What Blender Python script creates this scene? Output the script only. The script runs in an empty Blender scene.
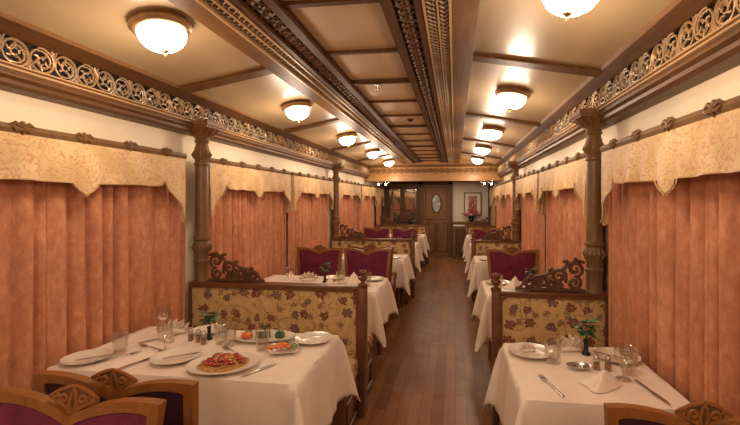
import bpy, bmesh, math, random
from math import sin, cos, pi, radians, sqrt
from mathutils import Vector
random.seed(7)
scene = bpy.context.scene
COL = scene.collection
CX = -0.50                      # centre line of the carriage (camera stands to its right, at x = 0)
WW = 1.545                       # half width, wall to wall
YB = 9.1                        # carved bulkhead beam
YE = 11.3                       # end wall
Y0 = -2.4
LAMP_Y = [1.78 + 1.70 * k for k in range(5)]
SETTEE_Y = [2.9, 6.48, 10.06]

# ------------------------------------------------------------------ materials
def mat(name, rough=0.5, metal=0.0, spec=0.5):
    m = bpy.data.materials.new(name); m.use_nodes = True
    nt = m.node_tree; b = nt.nodes['Principled BSDF']
    b.inputs['Roughness'].default_value = rough
    b.inputs['Metallic'].default_value = metal
    b.inputs['Specular IOR Level'].default_value = spec
    return m, nt, b
def N(nt, t, **kw):
    n = nt.nodes.new(t)
    for k, v in kw.items(): setattr(n, k, v)
    return n
def setin(n, **kw):
    for k, v in kw.items(): n.inputs[k.replace('_', ' ')].default_value = v
def L(nt, a, b): nt.links.new(a, b)
def coords(nt, scale=(1, 1, 1), rot=(0, 0, 0), kind='Object'):
    tc = N(nt, 'ShaderNodeTexCoord'); mp = N(nt, 'ShaderNodeMapping')
    mp.inputs['Scale'].default_value = scale; mp.inputs['Rotation'].default_value = rot
    L(nt, tc.outputs[kind], mp.inputs['Vector']); return mp.outputs['Vector']
def ramp(nt, fac, stops, interp='LINEAR'):
    r = N(nt, 'ShaderNodeValToRGB'); r.color_ramp.interpolation = interp
    el = r.color_ramp.elements
    while len(el) < len(stops): el.new(0.5)
    for e, (p, c) in zip(el, stops): e.position = p; e.color = (*c, 1)
    L(nt, fac, r.inputs['Fac']); return r.outputs['Color']
def noise(nt, vec, scale, detail=4, rough=0.55, dist=0.0):
    n = N(nt, 'ShaderNodeTexNoise'); setin(n, Scale=scale, Detail=detail, Roughness=rough, Distortion=dist)
    L(nt, vec, n.inputs['Vector']); return n.outputs['Fac']
def math_(nt, op, a, b=None, c=None):
    n = N(nt, 'ShaderNodeMath', operation=op)
    for i, v in enumerate((a, b, c)):
        if v is None: continue
        if isinstance(v, (int, float)): n.inputs[i].default_value = v
        else: L(nt, v, n.inputs[i])
    return n.outputs[0]
def mix(nt, fac, a, b):
    n = N(nt, 'ShaderNodeMix', data_type='RGBA')
    if isinstance(fac, (int, float)): n.inputs[0].default_value = fac
    else: L(nt, fac, n.inputs[0])
    for i, v in ((6, a), (7, b)):
        if isinstance(v, tuple): n.inputs[i].default_value = (*v, 1)
        else: L(nt, v, n.inputs[i])
    return n.outputs[2]
def bump(nt, b, h, strength=0.3, dist=0.01):
    n = N(nt, 'ShaderNodeBump'); setin(n, Strength=strength, Distance=dist)
    L(nt, h, n.inputs['Height']); L(nt, n.outputs['Normal'], b.inputs['Normal'])

def wood(name, c1, c2, rough=0.4, scale=(6, 6, 1.2), spec=0.3):
    m, nt, b = mat(name, rough, 0, spec)
    v = coords(nt, scale)
    f = noise(nt, v, 5, 6, 0.6, 0.6)
    L(nt, ramp(nt, f, [(0.3, c1), (0.7, c2)]), b.inputs['Base Color'])
    bump(nt, b, f, 0.12, 0.004)
    return m
def plain(name, c, rough=0.5, metal=0.0, var=0.12, scale=12, spec=0.5):
    m, nt, b = mat(name, rough, metal, spec)
    f = noise(nt, coords(nt), scale, 3)
    d = tuple(x * (1 - var) for x in c); e = tuple(min(1, x * (1 + var)) for x in c)
    L(nt, ramp(nt, f, [(0.35, d), (0.65, e)]), b.inputs['Base Color'])
    return m
M = {}
M['wood'] = wood('walnut_wood', (0.14, 0.06, 0.02), (0.23, 0.108, 0.038), 0.42)
M['wood_along'] = wood('walnut_wood_lengthwise', (0.115, 0.05, 0.017), (0.19, 0.088, 0.031), 0.45, (6, 0.8, 6), 0.12)
M['cornice'] = wood('cornice_walnut', (0.105, 0.043, 0.014), (0.165, 0.073, 0.025), 0.45, (6, 0.8, 6))
M['wood_dark'] = wood('dark_walnut', (0.07, 0.027, 0.009), (0.115, 0.048, 0.016), 0.48, (6, 0.8, 6), 0.12)
M['wood_mid'] = wood('mid_walnut', (0.19, 0.09, 0.034), (0.28, 0.14, 0.056), 0.42, (6, 0.8, 6))
M['wood_pale'] = wood('pale_gilt_moulding', (0.42, 0.25, 0.12), (0.52, 0.33, 0.165), 0.4, (6, 0.8, 6))
M['wood_end'] = wood('end_wall_wood', (0.075, 0.03, 0.012), (0.14, 0.06, 0.022), 0.5, (6, 6, 0.9))
M['wood_door'] = wood('door_wood', (0.14, 0.06, 0.021), (0.23, 0.105, 0.04), 0.5, (6, 6, 0.9))
M['wood_honey'] = wood('honey_wood', (0.33, 0.16, 0.055), (0.46, 0.25, 0.095), 0.32, (0.9, 6, 6))
M['chair_wood'] = wood('chair_wood', (0.21, 0.072, 0.018), (0.31, 0.118, 0.032), 0.35, (5, 5, 2))
M['settee_wood'] = wood('settee_wood', (0.12, 0.042, 0.018), (0.2, 0.08, 0.033), 0.35, (1.5, 5, 4))
M['carved_dark'] = plain('dark_carved_wood', (0.105, 0.043, 0.018), 0.5, 0, 0.3, 30)
M['carved_lattice'] = plain('aged_gilt_lattice', (0.30, 0.21, 0.125), 0.5, 0.0, 0.25, 25)
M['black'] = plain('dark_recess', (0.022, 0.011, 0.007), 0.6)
M['column_wood'] = wood('column_wood', (0.135, 0.068, 0.026), (0.21, 0.112, 0.045), 0.38, (6, 6, 1.2))
M['bronze'] = plain('antique_bronze', (0.48, 0.31, 0.16), 0.32, 0.85, 0.15)
M['steel'] = plain('polished_cutlery_steel', (0.42, 0.38, 0.34), 0.25, 0.9, 0.05)
M['silver'] = plain('silver_metal', (0.6, 0.58, 0.55), 0.25, 1.0, 0.05)
M['ceramic'] = plain('white_glazed_ceramic', (0.74, 0.66, 0.57), 0.2, 0, 0.02)
M['linen'] = plain('white_napkin_linen', (0.80, 0.69, 0.58), 0.8, 0, 0.04, 40)
M['leaf'] = plain('green_leaf', (0.05, 0.135, 0.05), 0.45, 0, 0.35, 60)
M['stem'] = plain('green_stem', (0.09, 0.14, 0.04), 0.5)
M['petal'] = plain('red_petal', (0.3, 0.035, 0.04), 0.5, 0, 0.3, 60)
M['petal_pink'] = plain('pink_petal', (0.5, 0.2, 0.2), 0.5, 0, 0.25, 60)
M['pasta'] = plain('spaghetti', (0.5, 0.27, 0.09), 0.4, 0, 0.25, 60)
M['sauce'] = plain('tomato_sauce', (0.33, 0.03, 0.015), 0.25, 0, 0.4, 60)
M['carrot'] = plain('orange_carrot', (0.75, 0.22, 0.04), 0.4, 0, 0.25, 60)
M['herb'] = plain('chopped_herb', (0.1, 0.22, 0.04), 0.5, 0, 0.4, 80)
M['nori'] = plain('dark_green_roll', (0.05, 0.07, 0.03), 0.5, 0, 0.4, 60)
M['spice'] = plain('brown_spice', (0.28, 0.14, 0.07), 0.6, 0, 0.3, 90)
M['cream_wall'] = plain('cream_wall', (0.84, 0.71, 0.52), 0.55, 0, 0.04, 3)
M['grey_wall'] = plain('pale_plaster_wall', (0.66, 0.58, 0.48), 0.6, 0, 0.03, 3)
M['black_metal'] = plain('black_metal', (0.03, 0.027, 0.025), 0.4, 0.6)

def ceiling_mat(name, c, rough):
    m, nt, b = mat(name, rough)
    f = noise(nt, coords(nt), 2.5, 3)
    L(nt, ramp(nt, f, [(0.3, tuple(x * 0.95 for x in c)), (0.7, c)]), b.inputs['Base Color'])
    setin(b, Coat_Weight=0.5, Coat_Roughness=0.2)
    return m
M['ceiling'] = ceiling_mat('satin_tan_ceiling', (0.44, 0.31, 0.172), 0.42)
M['panel'] = ceiling_mat('tan_ceiling_panel', (0.49, 0.315, 0.165), 0.5)

def floor_mat():
    m, nt, b = mat('plank_floor', 0.3, 0, 0.35)
    v = coords(nt, (1, 1, 1), (0, 0, pi / 2))
    br = N(nt, 'ShaderNodeTexBrick'); L(nt, v, br.inputs['Vector'])
    setin(br, Scale=1.0, Mortar_Size=0.0025, Mortar_Smooth=0.3, Bias=0.0, Brick_Width=0.75, Row_Height=0.085)
    br.inputs['Color1'].default_value = (0, 0, 0, 1); br.inputs['Color2'].default_value = (1, 1, 1, 1)
    br.inputs['Mortar'].default_value = (0.0, 0.0, 0.0, 1); br.offset = 0.37
    base = ramp(nt, br.outputs['Color'], [(0, (0.215, 0.09, 0.033)), (0.5, (0.275, 0.12, 0.046)), (1, (0.335, 0.152, 0.06))])
    g = noise(nt, coords(nt, (22, 1.6, 1)), 3, 6, 0.6, 0.4)
    c = mix(nt, math_(nt, 'MULTIPLY', g, 0.55), base, (0.125, 0.05, 0.021))
    seam = mix(nt, math_(nt, 'MULTIPLY', br.outputs['Fac'], 0.6), c, (0.03, 0.014, 0.008))
    L(nt, seam, b.inputs['Base Color'])
    L(nt, ramp(nt, noise(nt, coords(nt), 6, 4), [(0.3, (0.28,) * 3), (0.7, (0.42,) * 3)]), b.inputs['Roughness'])
    bump(nt, b, math_(nt, 'MULTIPLY', br.outputs['Fac'], -1.0), 0.2, 0.003)
    return m
M['floor'] = floor_mat()

def velvet_mat(name, c, d):
    m, nt, b = mat(name, 0.75, 0, 0.2)
    f = noise(nt, coords(nt), 14, 5, 0.65)
    L(nt, ramp(nt, f, [(0.3, d), (0.7, c)]), b.inputs['Base Color'])
    setin(b, Sheen_Weight=0.25, Sheen_Roughness=0.4); b.inputs['Sheen Tint'].default_value = (0.8, 0.3, 0.45, 1)
    return m
M['velvet'] = velvet_mat('plum_velvet', (0.185, 0.025, 0.055), (0.10, 0.011, 0.032))
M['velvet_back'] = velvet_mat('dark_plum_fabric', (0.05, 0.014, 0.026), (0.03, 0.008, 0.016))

def curtain_mat():
    m, nt, b = mat('salmon_velvet_curtain', 0.8, 0, 0.15)
    f = noise(nt, coords(nt, (1, 1, 0.6)), 26, 5, 0.7)
    g = noise(nt, coords(nt, (1, 1, 0.35)), 6, 3, 0.6)
    h = math_(nt, 'ADD', math_(nt, 'MULTIPLY', f, 0.6), math_(nt, 'MULTIPLY', g, 0.4))
    L(nt, ramp(nt, h, [(0.33, (0.40, 0.15, 0.078)), (0.52, (0.56, 0.238, 0.132)), (0.68, (0.73, 0.36, 0.215))]), b.inputs['Base Color'])
    setin(b, Sheen_Weight=0.08, Sheen_Roughness=0.5); b.inputs['Sheen Tint'].default_value = (1, 0.6, 0.4, 1)
    bump(nt, b, f, 0.15, 0.004)
    return m
M['curtain'] = curtain_mat()

def valance_mat():
    m, nt, b = mat('gold_brocade', 0.6, 0, 0.3)
    v = coords(nt)
    w1 = noise(nt, v, 7, 2, 0.5, 1.4); w2 = noise(nt, v, 11, 1, 0.5, 0.8)
    def line(w, k, wd):
        a = math_(nt, 'ABSOLUTE', math_(nt, 'SINE', math_(nt, 'MULTIPLY', w, k)))
        return math_(nt, 'LESS_THAN', a, wd)
    l1 = line(w1, 36, 0.30); l2 = line(w2, 22, 0.2)
    lm = math_(nt, 'MAXIMUM', l1, l2)
    f = noise(nt, v, 5, 3)
    base = ramp(nt, f, [(0.35, (0.58, 0.39, 0.18)), (0.65, (0.73, 0.53, 0.29))])
    c = mix(nt, math_(nt, 'MULTIPLY', lm, 0.7), base, (0.50, 0.22, 0.13))
    L(nt, c, b.inputs['Base Color']); bump(nt, b, lm, 0.15, 0.002)
    return m
M['valance'] = valance_mat()

def floral_mat():
    # gold ground, maroon and mauve six-petalled flowers, olive vines
    m, nt, b = mat('floral_brocade', 0.7, 0, 0.25)
    S = 7.6
    tc = N(nt, 'ShaderNodeTexCoord'); sp = N(nt, 'ShaderNodeSeparateXYZ'); L(nt, tc.outputs['Object'], sp.inputs[0])
    cm = N(nt, 'ShaderNodeCombineXYZ')
    L(nt, math_(nt, 'ADD', sp.outputs['X'], math_(nt, 'MULTIPLY', sp.outputs['Y'], 0.35)), cm.inputs['X'])
    L(nt, math_(nt, 'ADD', sp.outputs['Z'], math_(nt, 'MULTIPLY', sp.outputs['Y'], 0.94)), cm.inputs['Y'])
    nz_ = N(nt, 'ShaderNodeTexNoise'); setin(nz_, Scale=30, Detail=2); L(nt, cm.outputs[0], nz_.inputs['Vector'])
    wv = N(nt, 'ShaderNodeVectorMath', operation='MULTIPLY_ADD'); L(nt, nz_.outputs['Color'], wv.inputs[0]); wv.inputs[1].default_value = (0.05, 0.05, 0); L(nt, cm.outputs[0], wv.inputs[2])
    v = wv.outputs[0]
    sc = N(nt, 'ShaderNodeVectorMath', operation='SCALE'); L(nt, v, sc.inputs[0]); sc.inputs['Scale'].default_value = S
    def flowers(rand, off):
        ad = N(nt, 'ShaderNodeVectorMath', operation='ADD'); L(nt, sc.outputs[0], ad.inputs[0]); ad.inputs[1].default_value = (off, off * 0.7, 0)
        vo = N(nt, 'ShaderNodeTexVoronoi', voronoi_dimensions='2D', feature='F1')
        setin(vo, Scale=1.0, Randomness=rand); L(nt, ad.outputs[0], vo.inputs['Vector'])
        df = N(nt, 'ShaderNodeVectorMath', operation='SUBTRACT'); L(nt, ad.outputs[0], df.inputs[0]); L(nt, vo.outputs['Position'], df.inputs[1])
        s2 = N(nt, 'ShaderNodeSeparateXYZ'); L(nt, df.outputs[0], s2.inputs[0])
        ang = math_(nt, 'ARCTAN2', s2.outputs['Y'], s2.outputs['X'])
        pet = math_(nt, 'ABSOLUTE', math_(nt, 'COSINE', math_(nt, 'MULTIPLY', ang, 3.0)))
        return vo, pet
    vo, pet = flowers(0.55, 0.0)
    sepc = N(nt, 'ShaderNodeSeparateColor'); L(nt, vo.outputs['Color'], sepc.inputs[0])
    rad = math_(nt, 'MULTIPLY', math_(nt, 'ADD', 0.68, math_(nt, 'MULTIPLY', pet, 0.32)), math_(nt, 'ADD', 0.20, math_(nt, 'MULTIPLY', sepc.outputs[1], 0.13)))
    rel = math_(nt, 'DIVIDE', vo.outputs['Distance'], rad)
    fm = math_(nt, 'LESS_THAN', rel, 1.0)
    fcol = mix(nt, math_(nt, 'GREATER_THAN', sepc.outputs[0], 0.5), (0.17, 0.04, 0.03), (0.15, 0.075, 0.065))
    fcol = mix(nt, math_(nt, 'LESS_THAN', math_(nt, 'ABSOLUTE', math_(nt, 'SUBTRACT', rel, 0.6)), 0.08), fcol, (0.30, 0.16, 0.10))
    fcol = mix(nt, math_(nt, 'LESS_THAN', rel, 0.26), fcol, (0.32, 0.18, 0.08))
    vo2, pet2 = flowers(0.9, 3.37)
    fm2 = math_(nt, 'LESS_THAN', vo2.outputs['Distance'], math_(nt, 'MULTIPLY', math_(nt, 'ADD', 0.4, math_(nt, 'MULTIPLY', pet2, 0.6)), 0.21))
    # vines
    w = noise(nt, sc.outputs[0], 0.8, 1, 0.4, 0.5)
    vine = math_(nt, 'LESS_THAN', math_(nt, 'ABSOLUTE', math_(nt, 'SINE', math_(nt, 'MULTIPLY', w, 17))), 0.2)
    base = ramp(nt, noise(nt, v, 18, 3), [(0.35, (0.50, 0.325, 0.145)), (0.65, (0.60, 0.415, 0.20))])
    c = mix(nt, math_(nt, 'MULTIPLY', vine, 0.75), base, (0.24, 0.15, 0.055))
    c = mix(nt, math_(nt, 'MULTIPLY', fm2, 0.8), c, (0.20, 0.105, 0.05))
    c = mix(nt, fm, c, fcol)
    L(nt, c, b.inputs['Base Color'])
    return m
M['floral'] = floral_mat()

def cloth_mat():
    m, nt, b = mat('white_table_linen', 0.75, 0, 0.2)
    f = noise(nt, coords(nt), 5, 4)
    L(nt, ramp(nt, f, [(0.3, (0.78, 0.655, 0.55)), (0.7, (0.86, 0.74, 0.635))]), b.inputs['Base Color'])
    bump(nt, b, noise(nt, coords(nt), 9, 4, 0.6, 0.5), 0.25, 0.012)
    return m
M['cloth'] = cloth_mat()

def gilt_mat():
    m, nt, b = mat('gilded_scrollwork', 0.32, 0.25)
    f = noise(nt, coords(nt, (1, 1, 1)), 3.0, 2)
    L(nt, ramp(nt, f, [(0.4, (0.34, 0.25, 0.165)), (0.6, (0.42, 0.25, 0.12))]), b.inputs['Base Color'])
    return m
M['gilt'] = gilt_mat()

def glass_mat():
    m, nt, b = mat('clear_glass', 0.03)
    setin(b, Transmission_Weight=0.0, IOR=1.3)
    tr = N(nt, 'ShaderNodeBsdfTransparent'); tr.inputs[0].default_value = (0.93, 0.92, 0.90, 1)
    gl = N(nt, 'ShaderNodeBsdfGlossy'); gl.inputs['Roughness'].default_value = 0.05; gl.inputs[0].default_value = (1, 0.96, 0.9, 1)
    lw = N(nt, 'ShaderNodeLayerWeight'); lw.inputs['Blend'].default_value = 0.35
    mx = N(nt, 'ShaderNodeMixShader')
    L(nt, math_(nt, 'ADD', math_(nt, 'MULTIPLY', lw.outputs['Facing'], 0.75), 0.05), mx.inputs[0])
    L(nt, tr.outputs[0], mx.inputs[1]); L(nt, gl.outputs[0], mx.inputs[2])
    L(nt, mx.outputs[0], nt.nodes['Material Output'].inputs['Surface'])
    return m
M['glass'] = glass_mat()
def pane_mat():
    m, nt, b = mat('dark_reflecting_pane', 0.04, 0.0)
    f = noise(nt, coords(nt), 3, 2)
    L(nt, ramp(nt, f, [(0.3, (0.42, 0.36, 0.30)), (0.7, (0.5, 0.43, 0.36))]), b.inputs['Base Color'])
    b.inputs['Metallic'].default_value = 0.9
    return m
M['pane'] = pane_mat()
M['oval'] = plain('frosted_oval_glass', (0.33, 0.31, 0.28), 0.3, 0, 0.5, 9)
def bowl_mat():
    m, nt, b = mat('lit_alabaster_bowl', 0.3)
    f = noise(nt, coords(nt), 9, 4, 0.6, 0.8)
    c = ramp(nt, f, [(0.3, (1.0, 0.74, 0.48)), (0.62, (1.0, 0.87, 0.70))])
    L(nt, c, b.inputs['Base Color']); L(nt, c, b.inputs['Emission Color'])
    b.inputs['Emission Strength'].default_value = 12.0
    return m
M['bowl'] = bowl_mat()
def spot_mat():
    m, nt, b = mat('lit_spot_lens', 0.3)
    f = noise(nt, coords(nt), 5, 1)
    c = ramp(nt, f, [(0.3, (1.0, 0.88, 0.7)), (0.7, (1.0, 0.92, 0.78))])
    L(nt, c, b.inputs['Base Color']); L(nt, c, b.inputs['Emission Color'])
    b.inputs['Emission Strength'].default_value = 30.0
    return m
M['spot'] = spot_mat()
def art_mat():
    m, nt, b = mat('red_patterned_print', 0.5)
    w = noise(nt, coords(nt), 22, 3, 0.6, 1.0)
    L(nt, ramp(nt, w, [(0.42, (0.36, 0.05, 0.04)), (0.5, (0.24, 0.035, 0.035)), (0.56, (0.55, 0.33, 0.22))]), b.inputs['Base Color'])
    return m
M['art'] = art_mat()

# ------------------------------------------------------------------ mesh builder
class MB:
    def __init__(s): s.v = []; s.f = []
    def add(s, vs, fs):
        o = len(s.v); s.v += [tuple(p) for p in vs]; s.f += [tuple(i + o for i in f) for f in fs]; return s
    def box(s, lo, hi):
        (x0, y0, z0), (x1, y1, z1) = lo, hi
        return s.add([(x0, y0, z0), (x1, y0, z0), (x1, y1, z0), (x0, y1, z0), (x0, y0, z1), (x1, y0, z1), (x1, y1, z1), (x0, y1, z1)],
                     [(0, 3, 2, 1), (4, 5, 6, 7), (0, 1, 5, 4), (1, 2, 6, 5), (2, 3, 7, 6), (3, 0, 4, 7)])
    def rbox(s, lo, hi, r=0.01, seg=3):
        # box with rounded edges, as a superellipsoid-like shell of rings
        bm = bmesh.new(); bmesh.ops.create_cube(bm, size=1)
        for v in bm.verts:
            v.co = Vector([(lo[i] + hi[i]) / 2 + v.co[i] * (hi[i] - lo[i]) for i in range(3)])
        bmesh.ops.bevel(bm, geom=bm.edges[:] , offset=r, segments=seg, profile=0.5, affect='EDGES')
        bm.verts.index_update()
        s.add([v.co[:] for v in bm.verts], [[v.index for v in f.verts] for f in bm.faces]); bm.free(); return s
    def tube(s, pts, r, n=6, closed=False, flat=1.0, normal=None):
        P = [Vector(p) for p in pts]; k = len(P)
        R = r if isinstance(r, (list, tuple)) else [r] * k
        up0 = Vector(normal) if normal else None
        vs = []; u = None
        for i, p in enumerate(P):
            a = P[(i - 1) % k] if (closed or i > 0) else p; b = P[(i + 1) % k] if (closed or i < k - 1) else p
            t = (b - a); t = t.normalized() if t.length > 1e-9 else Vector((0, 0, 1))
            if up0: w = up0
            else:
                w = u if u is not None else (Vector((0, 0, 1)) if abs(t.z) < 0.9 else Vector((1, 0, 0)))
            w = (w - t * w.dot(t));
            w = w.normalized() if w.length > 1e-6 else t.orthogonal().normalized()
            u = w; q = t.cross(w)
            for j in range(n):
                an = 2 * pi * j / n
                vs.append(p + (w * cos(an) * flat + q * sin(an)) * R[i])
        fs = []
        for i in range(k if closed else k - 1):
            i2 = (i + 1) % k
            for j in range(n): fs.append((i * n + j, i * n + (j + 1) % n, i2 * n + (j + 1) % n, i2 * n + j))
        if not closed:
            fs.append(tuple(range(n))[::-1]); fs.append(tuple((k - 1) * n + j for j in range(n)))
        return s.add(vs, fs)
    def lathe(s, prof, c=(0, 0, 0), n=20, sx=1.0, sy=1.0):
        k = len(prof); vs = []; fs = []
        for (r, z) in prof:
            for j in range(n):
                a = 2 * pi * j / n; vs.append((c[0] + r * cos(a) * sx, c[1] + r * sin(a) * sy, c[2] + z))
        for i in range(k - 1):
            for j in range(n): fs.append((i * n + j, i * n + (j + 1) % n, (i + 1) * n + (j + 1) % n, (i + 1) * n + j))
        if prof[0][0] > 1e-6: fs.append(tuple(range(n))[::-1])
        if prof[-1][0] > 1e-6: fs.append(tuple((k - 1) * n + j for j in range(n)))
        return s.add(vs, fs)
    def grid(s, rows, closed=False):
        a = len(rows); b = len(rows[0]); vs = [p for r in rows for p in r]
        fs = [(i * b + j, i * b + j + 1, (i + 1) * b + j + 1, (i + 1) * b + j) for i in range(a - 1) for j in range(b - 1)]
        return s.add(vs, fs)
    def sweep_y(s, prof, y0, y1):
        n = len(prof)
        vs = [(x, y0, z) for x, z in prof] + [(x, y1, z) for x, z in prof]
        fs = [(i, (i + 1) % n, n + (i + 1) % n, n + i) for i in range(n)]
        fs += [tuple(range(n))[::-1], tuple(range(n, 2 * n))]
        return s.add(vs, fs)
    def prism(s, poly, y0, y1):   # polygon in x,z extruded along y
        return s.sweep_y(poly, y0, y1)
    def ball(s, c, r, n=10, m=7):
        rx, ry, rz = r if isinstance(r, tuple) else (r, r, r)
        pr = [(sin(pi * i / m), -cos(pi * i / m)) for i in range(m + 1)]
        vs = []; fs = []
        for a, z in pr:
            for j in range(n):
                t = 2 * pi * j / n; vs.append((c[0] + rx * a * cos(t), c[1] + ry * a * sin(t), c[2] + rz * z))
        for i in range(m):
            for j in range(n): fs.append((i * n + j, i * n + (j + 1) % n, (i + 1) * n + (j + 1) % n, (i + 1) * n + j))
        return s.add(vs, fs)
    def leaf(s, base, tip, width, normal=(0, 0, 1), curl=0.0):
        B = Vector(base); T = Vector(tip); d = T - B; nn = Vector(normal)
        q = d.cross(nn).normalized() if d.cross(nn).length > 1e-6 else d.orthogonal().normalized()
        nn = q.cross(d).normalized(); rows = []
        for i in range(6):
            t = i / 5; w = width * sin(pi * min(1, t * 0.9 + 0.06)) ** 0.8 * 0.5 if i < 5 else 0.0005
            p = B + d * t + nn * (curl * sin(pi * t))
            rows.append([p - q * w, p + nn * w * 0.15 * -1, p + q * w])
        return s.grid(rows)
    def build(s, name, m, parent=None, loc=(0, 0, 0), smooth=True, fix=True, angle=40):
        me = bpy.data.meshes.new(name); me.from_pydata([Vector(v) for v in s.v], [], s.f); me.materials.append(m)
        bm = bmesh.new(); bm.from_mesh(me)
        bmesh.ops.remove_doubles(bm, verts=bm.verts, dist=1e-6)
        if fix: bmesh.ops.recalc_face_normals(bm, faces=bm.faces)
        for f in bm.faces: f.smooth = smooth
        if smooth:
            lim = radians(angle)
            for e in bm.edges:
                if len(e.link_faces) == 2 and e.calc_face_angle(0) > lim: e.smooth = False
        bm.to_mesh(me); bm.free()
        o = bpy.data.objects.new(name, me); COL.objects.link(o); o.location = loc
        if parent is not None: o.parent = parent
        return o
def tag(o, label=None, cat=None, group=None, kind=None):
    if label: o['label'] = label
    if cat: o['category'] = cat
    if group: o['group'] = group
    if kind: o['kind'] = kind
    return o
def empty(name, loc=(0, 0, 0), rz=0.0):
    o = bpy.data.objects.new(name, None); COL.objects.link(o); o.location = loc; o.rotation_euler = (0, 0, rz); o.empty_display_size = 0.1
    return o
def dup(o, loc=None, rz=None, label=None, group=None, parent=None):
    c = o.copy(); COL.objects.link(c)
    if parent is not None: c.parent = parent
    if loc is not None: c.location = loc
    if rz is not None: c.rotation_euler = (0, 0, rz)
    if label: c['label'] = label
    if group: c['group'] = group
    for ch in [k for k in bpy.data.objects if k.parent == o]: dup(ch, parent=c)
    return c
def struct(o): o['kind'] = 'structure'; return o

# ------------------------------------------------------------------ scroll carving helper (in a u,v plane)
def spiral(cu, cv, r0, r1, a0, turns, n=16):
    return [(cu + (r0 + (r1 - r0) * t) * cos(a0 + turns * 2 * pi * t), cv + (r0 + (r1 - r0) * t) * sin(a0 + turns * 2 * pi * t)) for t in [i / (n - 1) for i in range(n)]]
def put(mb, pts2, rad, fn, n=5, flat=1.0, nrm=None):
    k = len(pts2)
    R = [rad * (0.65 + 0.6 * sin(pi * (0.15 + 0.8 * i / (k - 1)))) for i in range(k)]
    mb.tube([fn(u, v) for u, v in pts2], R, n, False, flat, nrm)

# ================================================================== SETTING
struct(MB().box((CX - WW - 0.1, Y0, -0.1), (CX + WW + 0.1, YE + 0.1, 0)).build('floor', M['floor'], smooth=False))
for sg, nm in ((-1, 'wall_left'), (1, 'wall_right')):
    x = CX + sg * WW
    w = MB().box((min(x, x + sg * 0.08), Y0, 0), (max(x, x + sg * 0.08), YE, 2.34)).build(nm, M['cream_wall'], smooth=False)
    struct(w)
# side ceiling panels, slightly sloped from the tray down to the cornice
c = MB()
for sg in (-1, 1):
    P = [(CX + sg * 0.585, 2.455), (CX + sg * 1.36, 2.318), (CX + sg * 1.36, 2.36), (CX + sg * 0.585, 2.5)]
    c.sweep_y(P, Y0, YB)
struct(c.build('ceiling', M['ceiling'], smooth=False))
# centre tray
c = MB().box((CX - 0.655, Y0, 2.41), (CX + 0.6, YB, 2.5))
struct(c.build('ceiling_tray', M['panel'], smooth=False))
tn = 0
def trim(mb, m, parent=None, smooth=False, name=None):
    global tn
    if name is None: tn += 1; name = 'trim_%d' % tn
    o = mb.build(name, m, parent, smooth=smooth)
    if parent is None: struct(o)
    return o
ZT = 2.36
for sg in (-1, 1):
    def pr(u0, u1, z0, z1=2.42):
        e_ = 0.055 if sg < 0 else 0.0
        a, b = CX + sg * (u0 + e_), CX + sg * (u1 + e_)
        return [(min(a, b), z0), (max(a, b), z0), (max(a, b), z1), (min(a, b), z1)]
    main = trim(MB().sweep_y(pr(0.19, 0.235, 2.375), Y0, YB).sweep_y(pr(0.33, 0.367, 2.368), Y0, YB), M['wood_dark'])
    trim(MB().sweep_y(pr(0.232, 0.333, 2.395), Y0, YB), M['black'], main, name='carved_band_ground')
    trim(MB().sweep_y(pr(0.365, 0.49, 2.378), Y0, YB), M['wood_mid'], main, name='lattice_ground')
    trim(MB().sweep_y(pr(0.365, 0.375, 2.362), Y0, YB).sweep_y(pr(0.474, 0.486, 2.357), Y0, YB).sweep_y(pr(0.422, 0.43, 2.366), Y0, YB), M['wood_pale'], main, name='pale_fillet')
    trim(MB().sweep_y(pr(0.486, 0.6, ZT, 2.47), Y0, YB), M['wood_along'], main, name='outer_board')
    # guilloche lattice: two strips of interlaced waves
    mb = MB()
    for (uc, am) in ((0.398, 0.019), (0.452, 0.019)):
        for ph in (0, pi):
            pts = []
            n = int((YB - 0.2) / 0.014)
            for i in range(n):
                y = 0.2 + i * 0.014
                pts.append((CX + sg * (uc + (0.055 if sg < 0 else 0) + am * sin(2 * pi * y / 0.084 + ph)), y, 2.374))
            mb.tube(pts, 0.0042, 4)
    trim(mb, M['carved_lattice'], main, True, 'lattice')
    # floral carved band on the soffit
    mb = MB(); y = 0.2; k = 0
    while y < YB - 0.06:
        s2 = 1 if k % 2 else -1
        fn = lambda u, v, y=y: (CX + sg * (0.2825 + (0.055 if sg < 0 else 0) + u), y + v, 2.388)
        put(mb, spiral(0.0, 0.03, 0.038, 0.006, s2 * pi / 2, s2 * 1.4, 11), 0.0075, fn, 4)
        put(mb, spiral(s2 * 0.03, 0.0, 0.017, 0.003, pi, -s2 * 1.1, 7), 0.006, fn, 4)
        put(mb, [(-s2 * 0.04, -0.02), (-s2 * 0.015, 0.0), (-s2 * 0.03, 0.03)], 0.006, fn, 4)
        y += 0.068; k += 1
    trim(mb, M['carved_dark'], main, True, 'floral_carving')
# bars across the tray panels
for k in range(-1, 11):
    y = 2.9 + 0.597 * k - 0.597 * 0
    if y > YB - 0.1: continue
    wide = (k % 3 == 0)
    h = 0.03 if wide else 0.014
    mb = MB().box((CX - 0.255, y - h, 2.392), (CX + 0.2, y + h, 2.42))
    if wide: mb.box((CX - 0.255, y - 0.012, 2.385), (CX + 0.2, y + 0.012, 2.395))
    trim(mb, M['wood_dark'])
for y in (1.11, 1.705):
    trim(MB().box((CX - 0.255, y - 0.016, 2.392), (CX + 0.2, y + 0.016, 2.42)), M['wood_dark'])
# thin inner bead round tray panels
trim(MB().box((CX - 0.25, Y0, 2.40), (CX - 0.233, YB, 2.42)).box((CX + 0.178, Y0, 2.40), (CX + 0.195, YB, 2.42)), M['wood_dark'])
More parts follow.
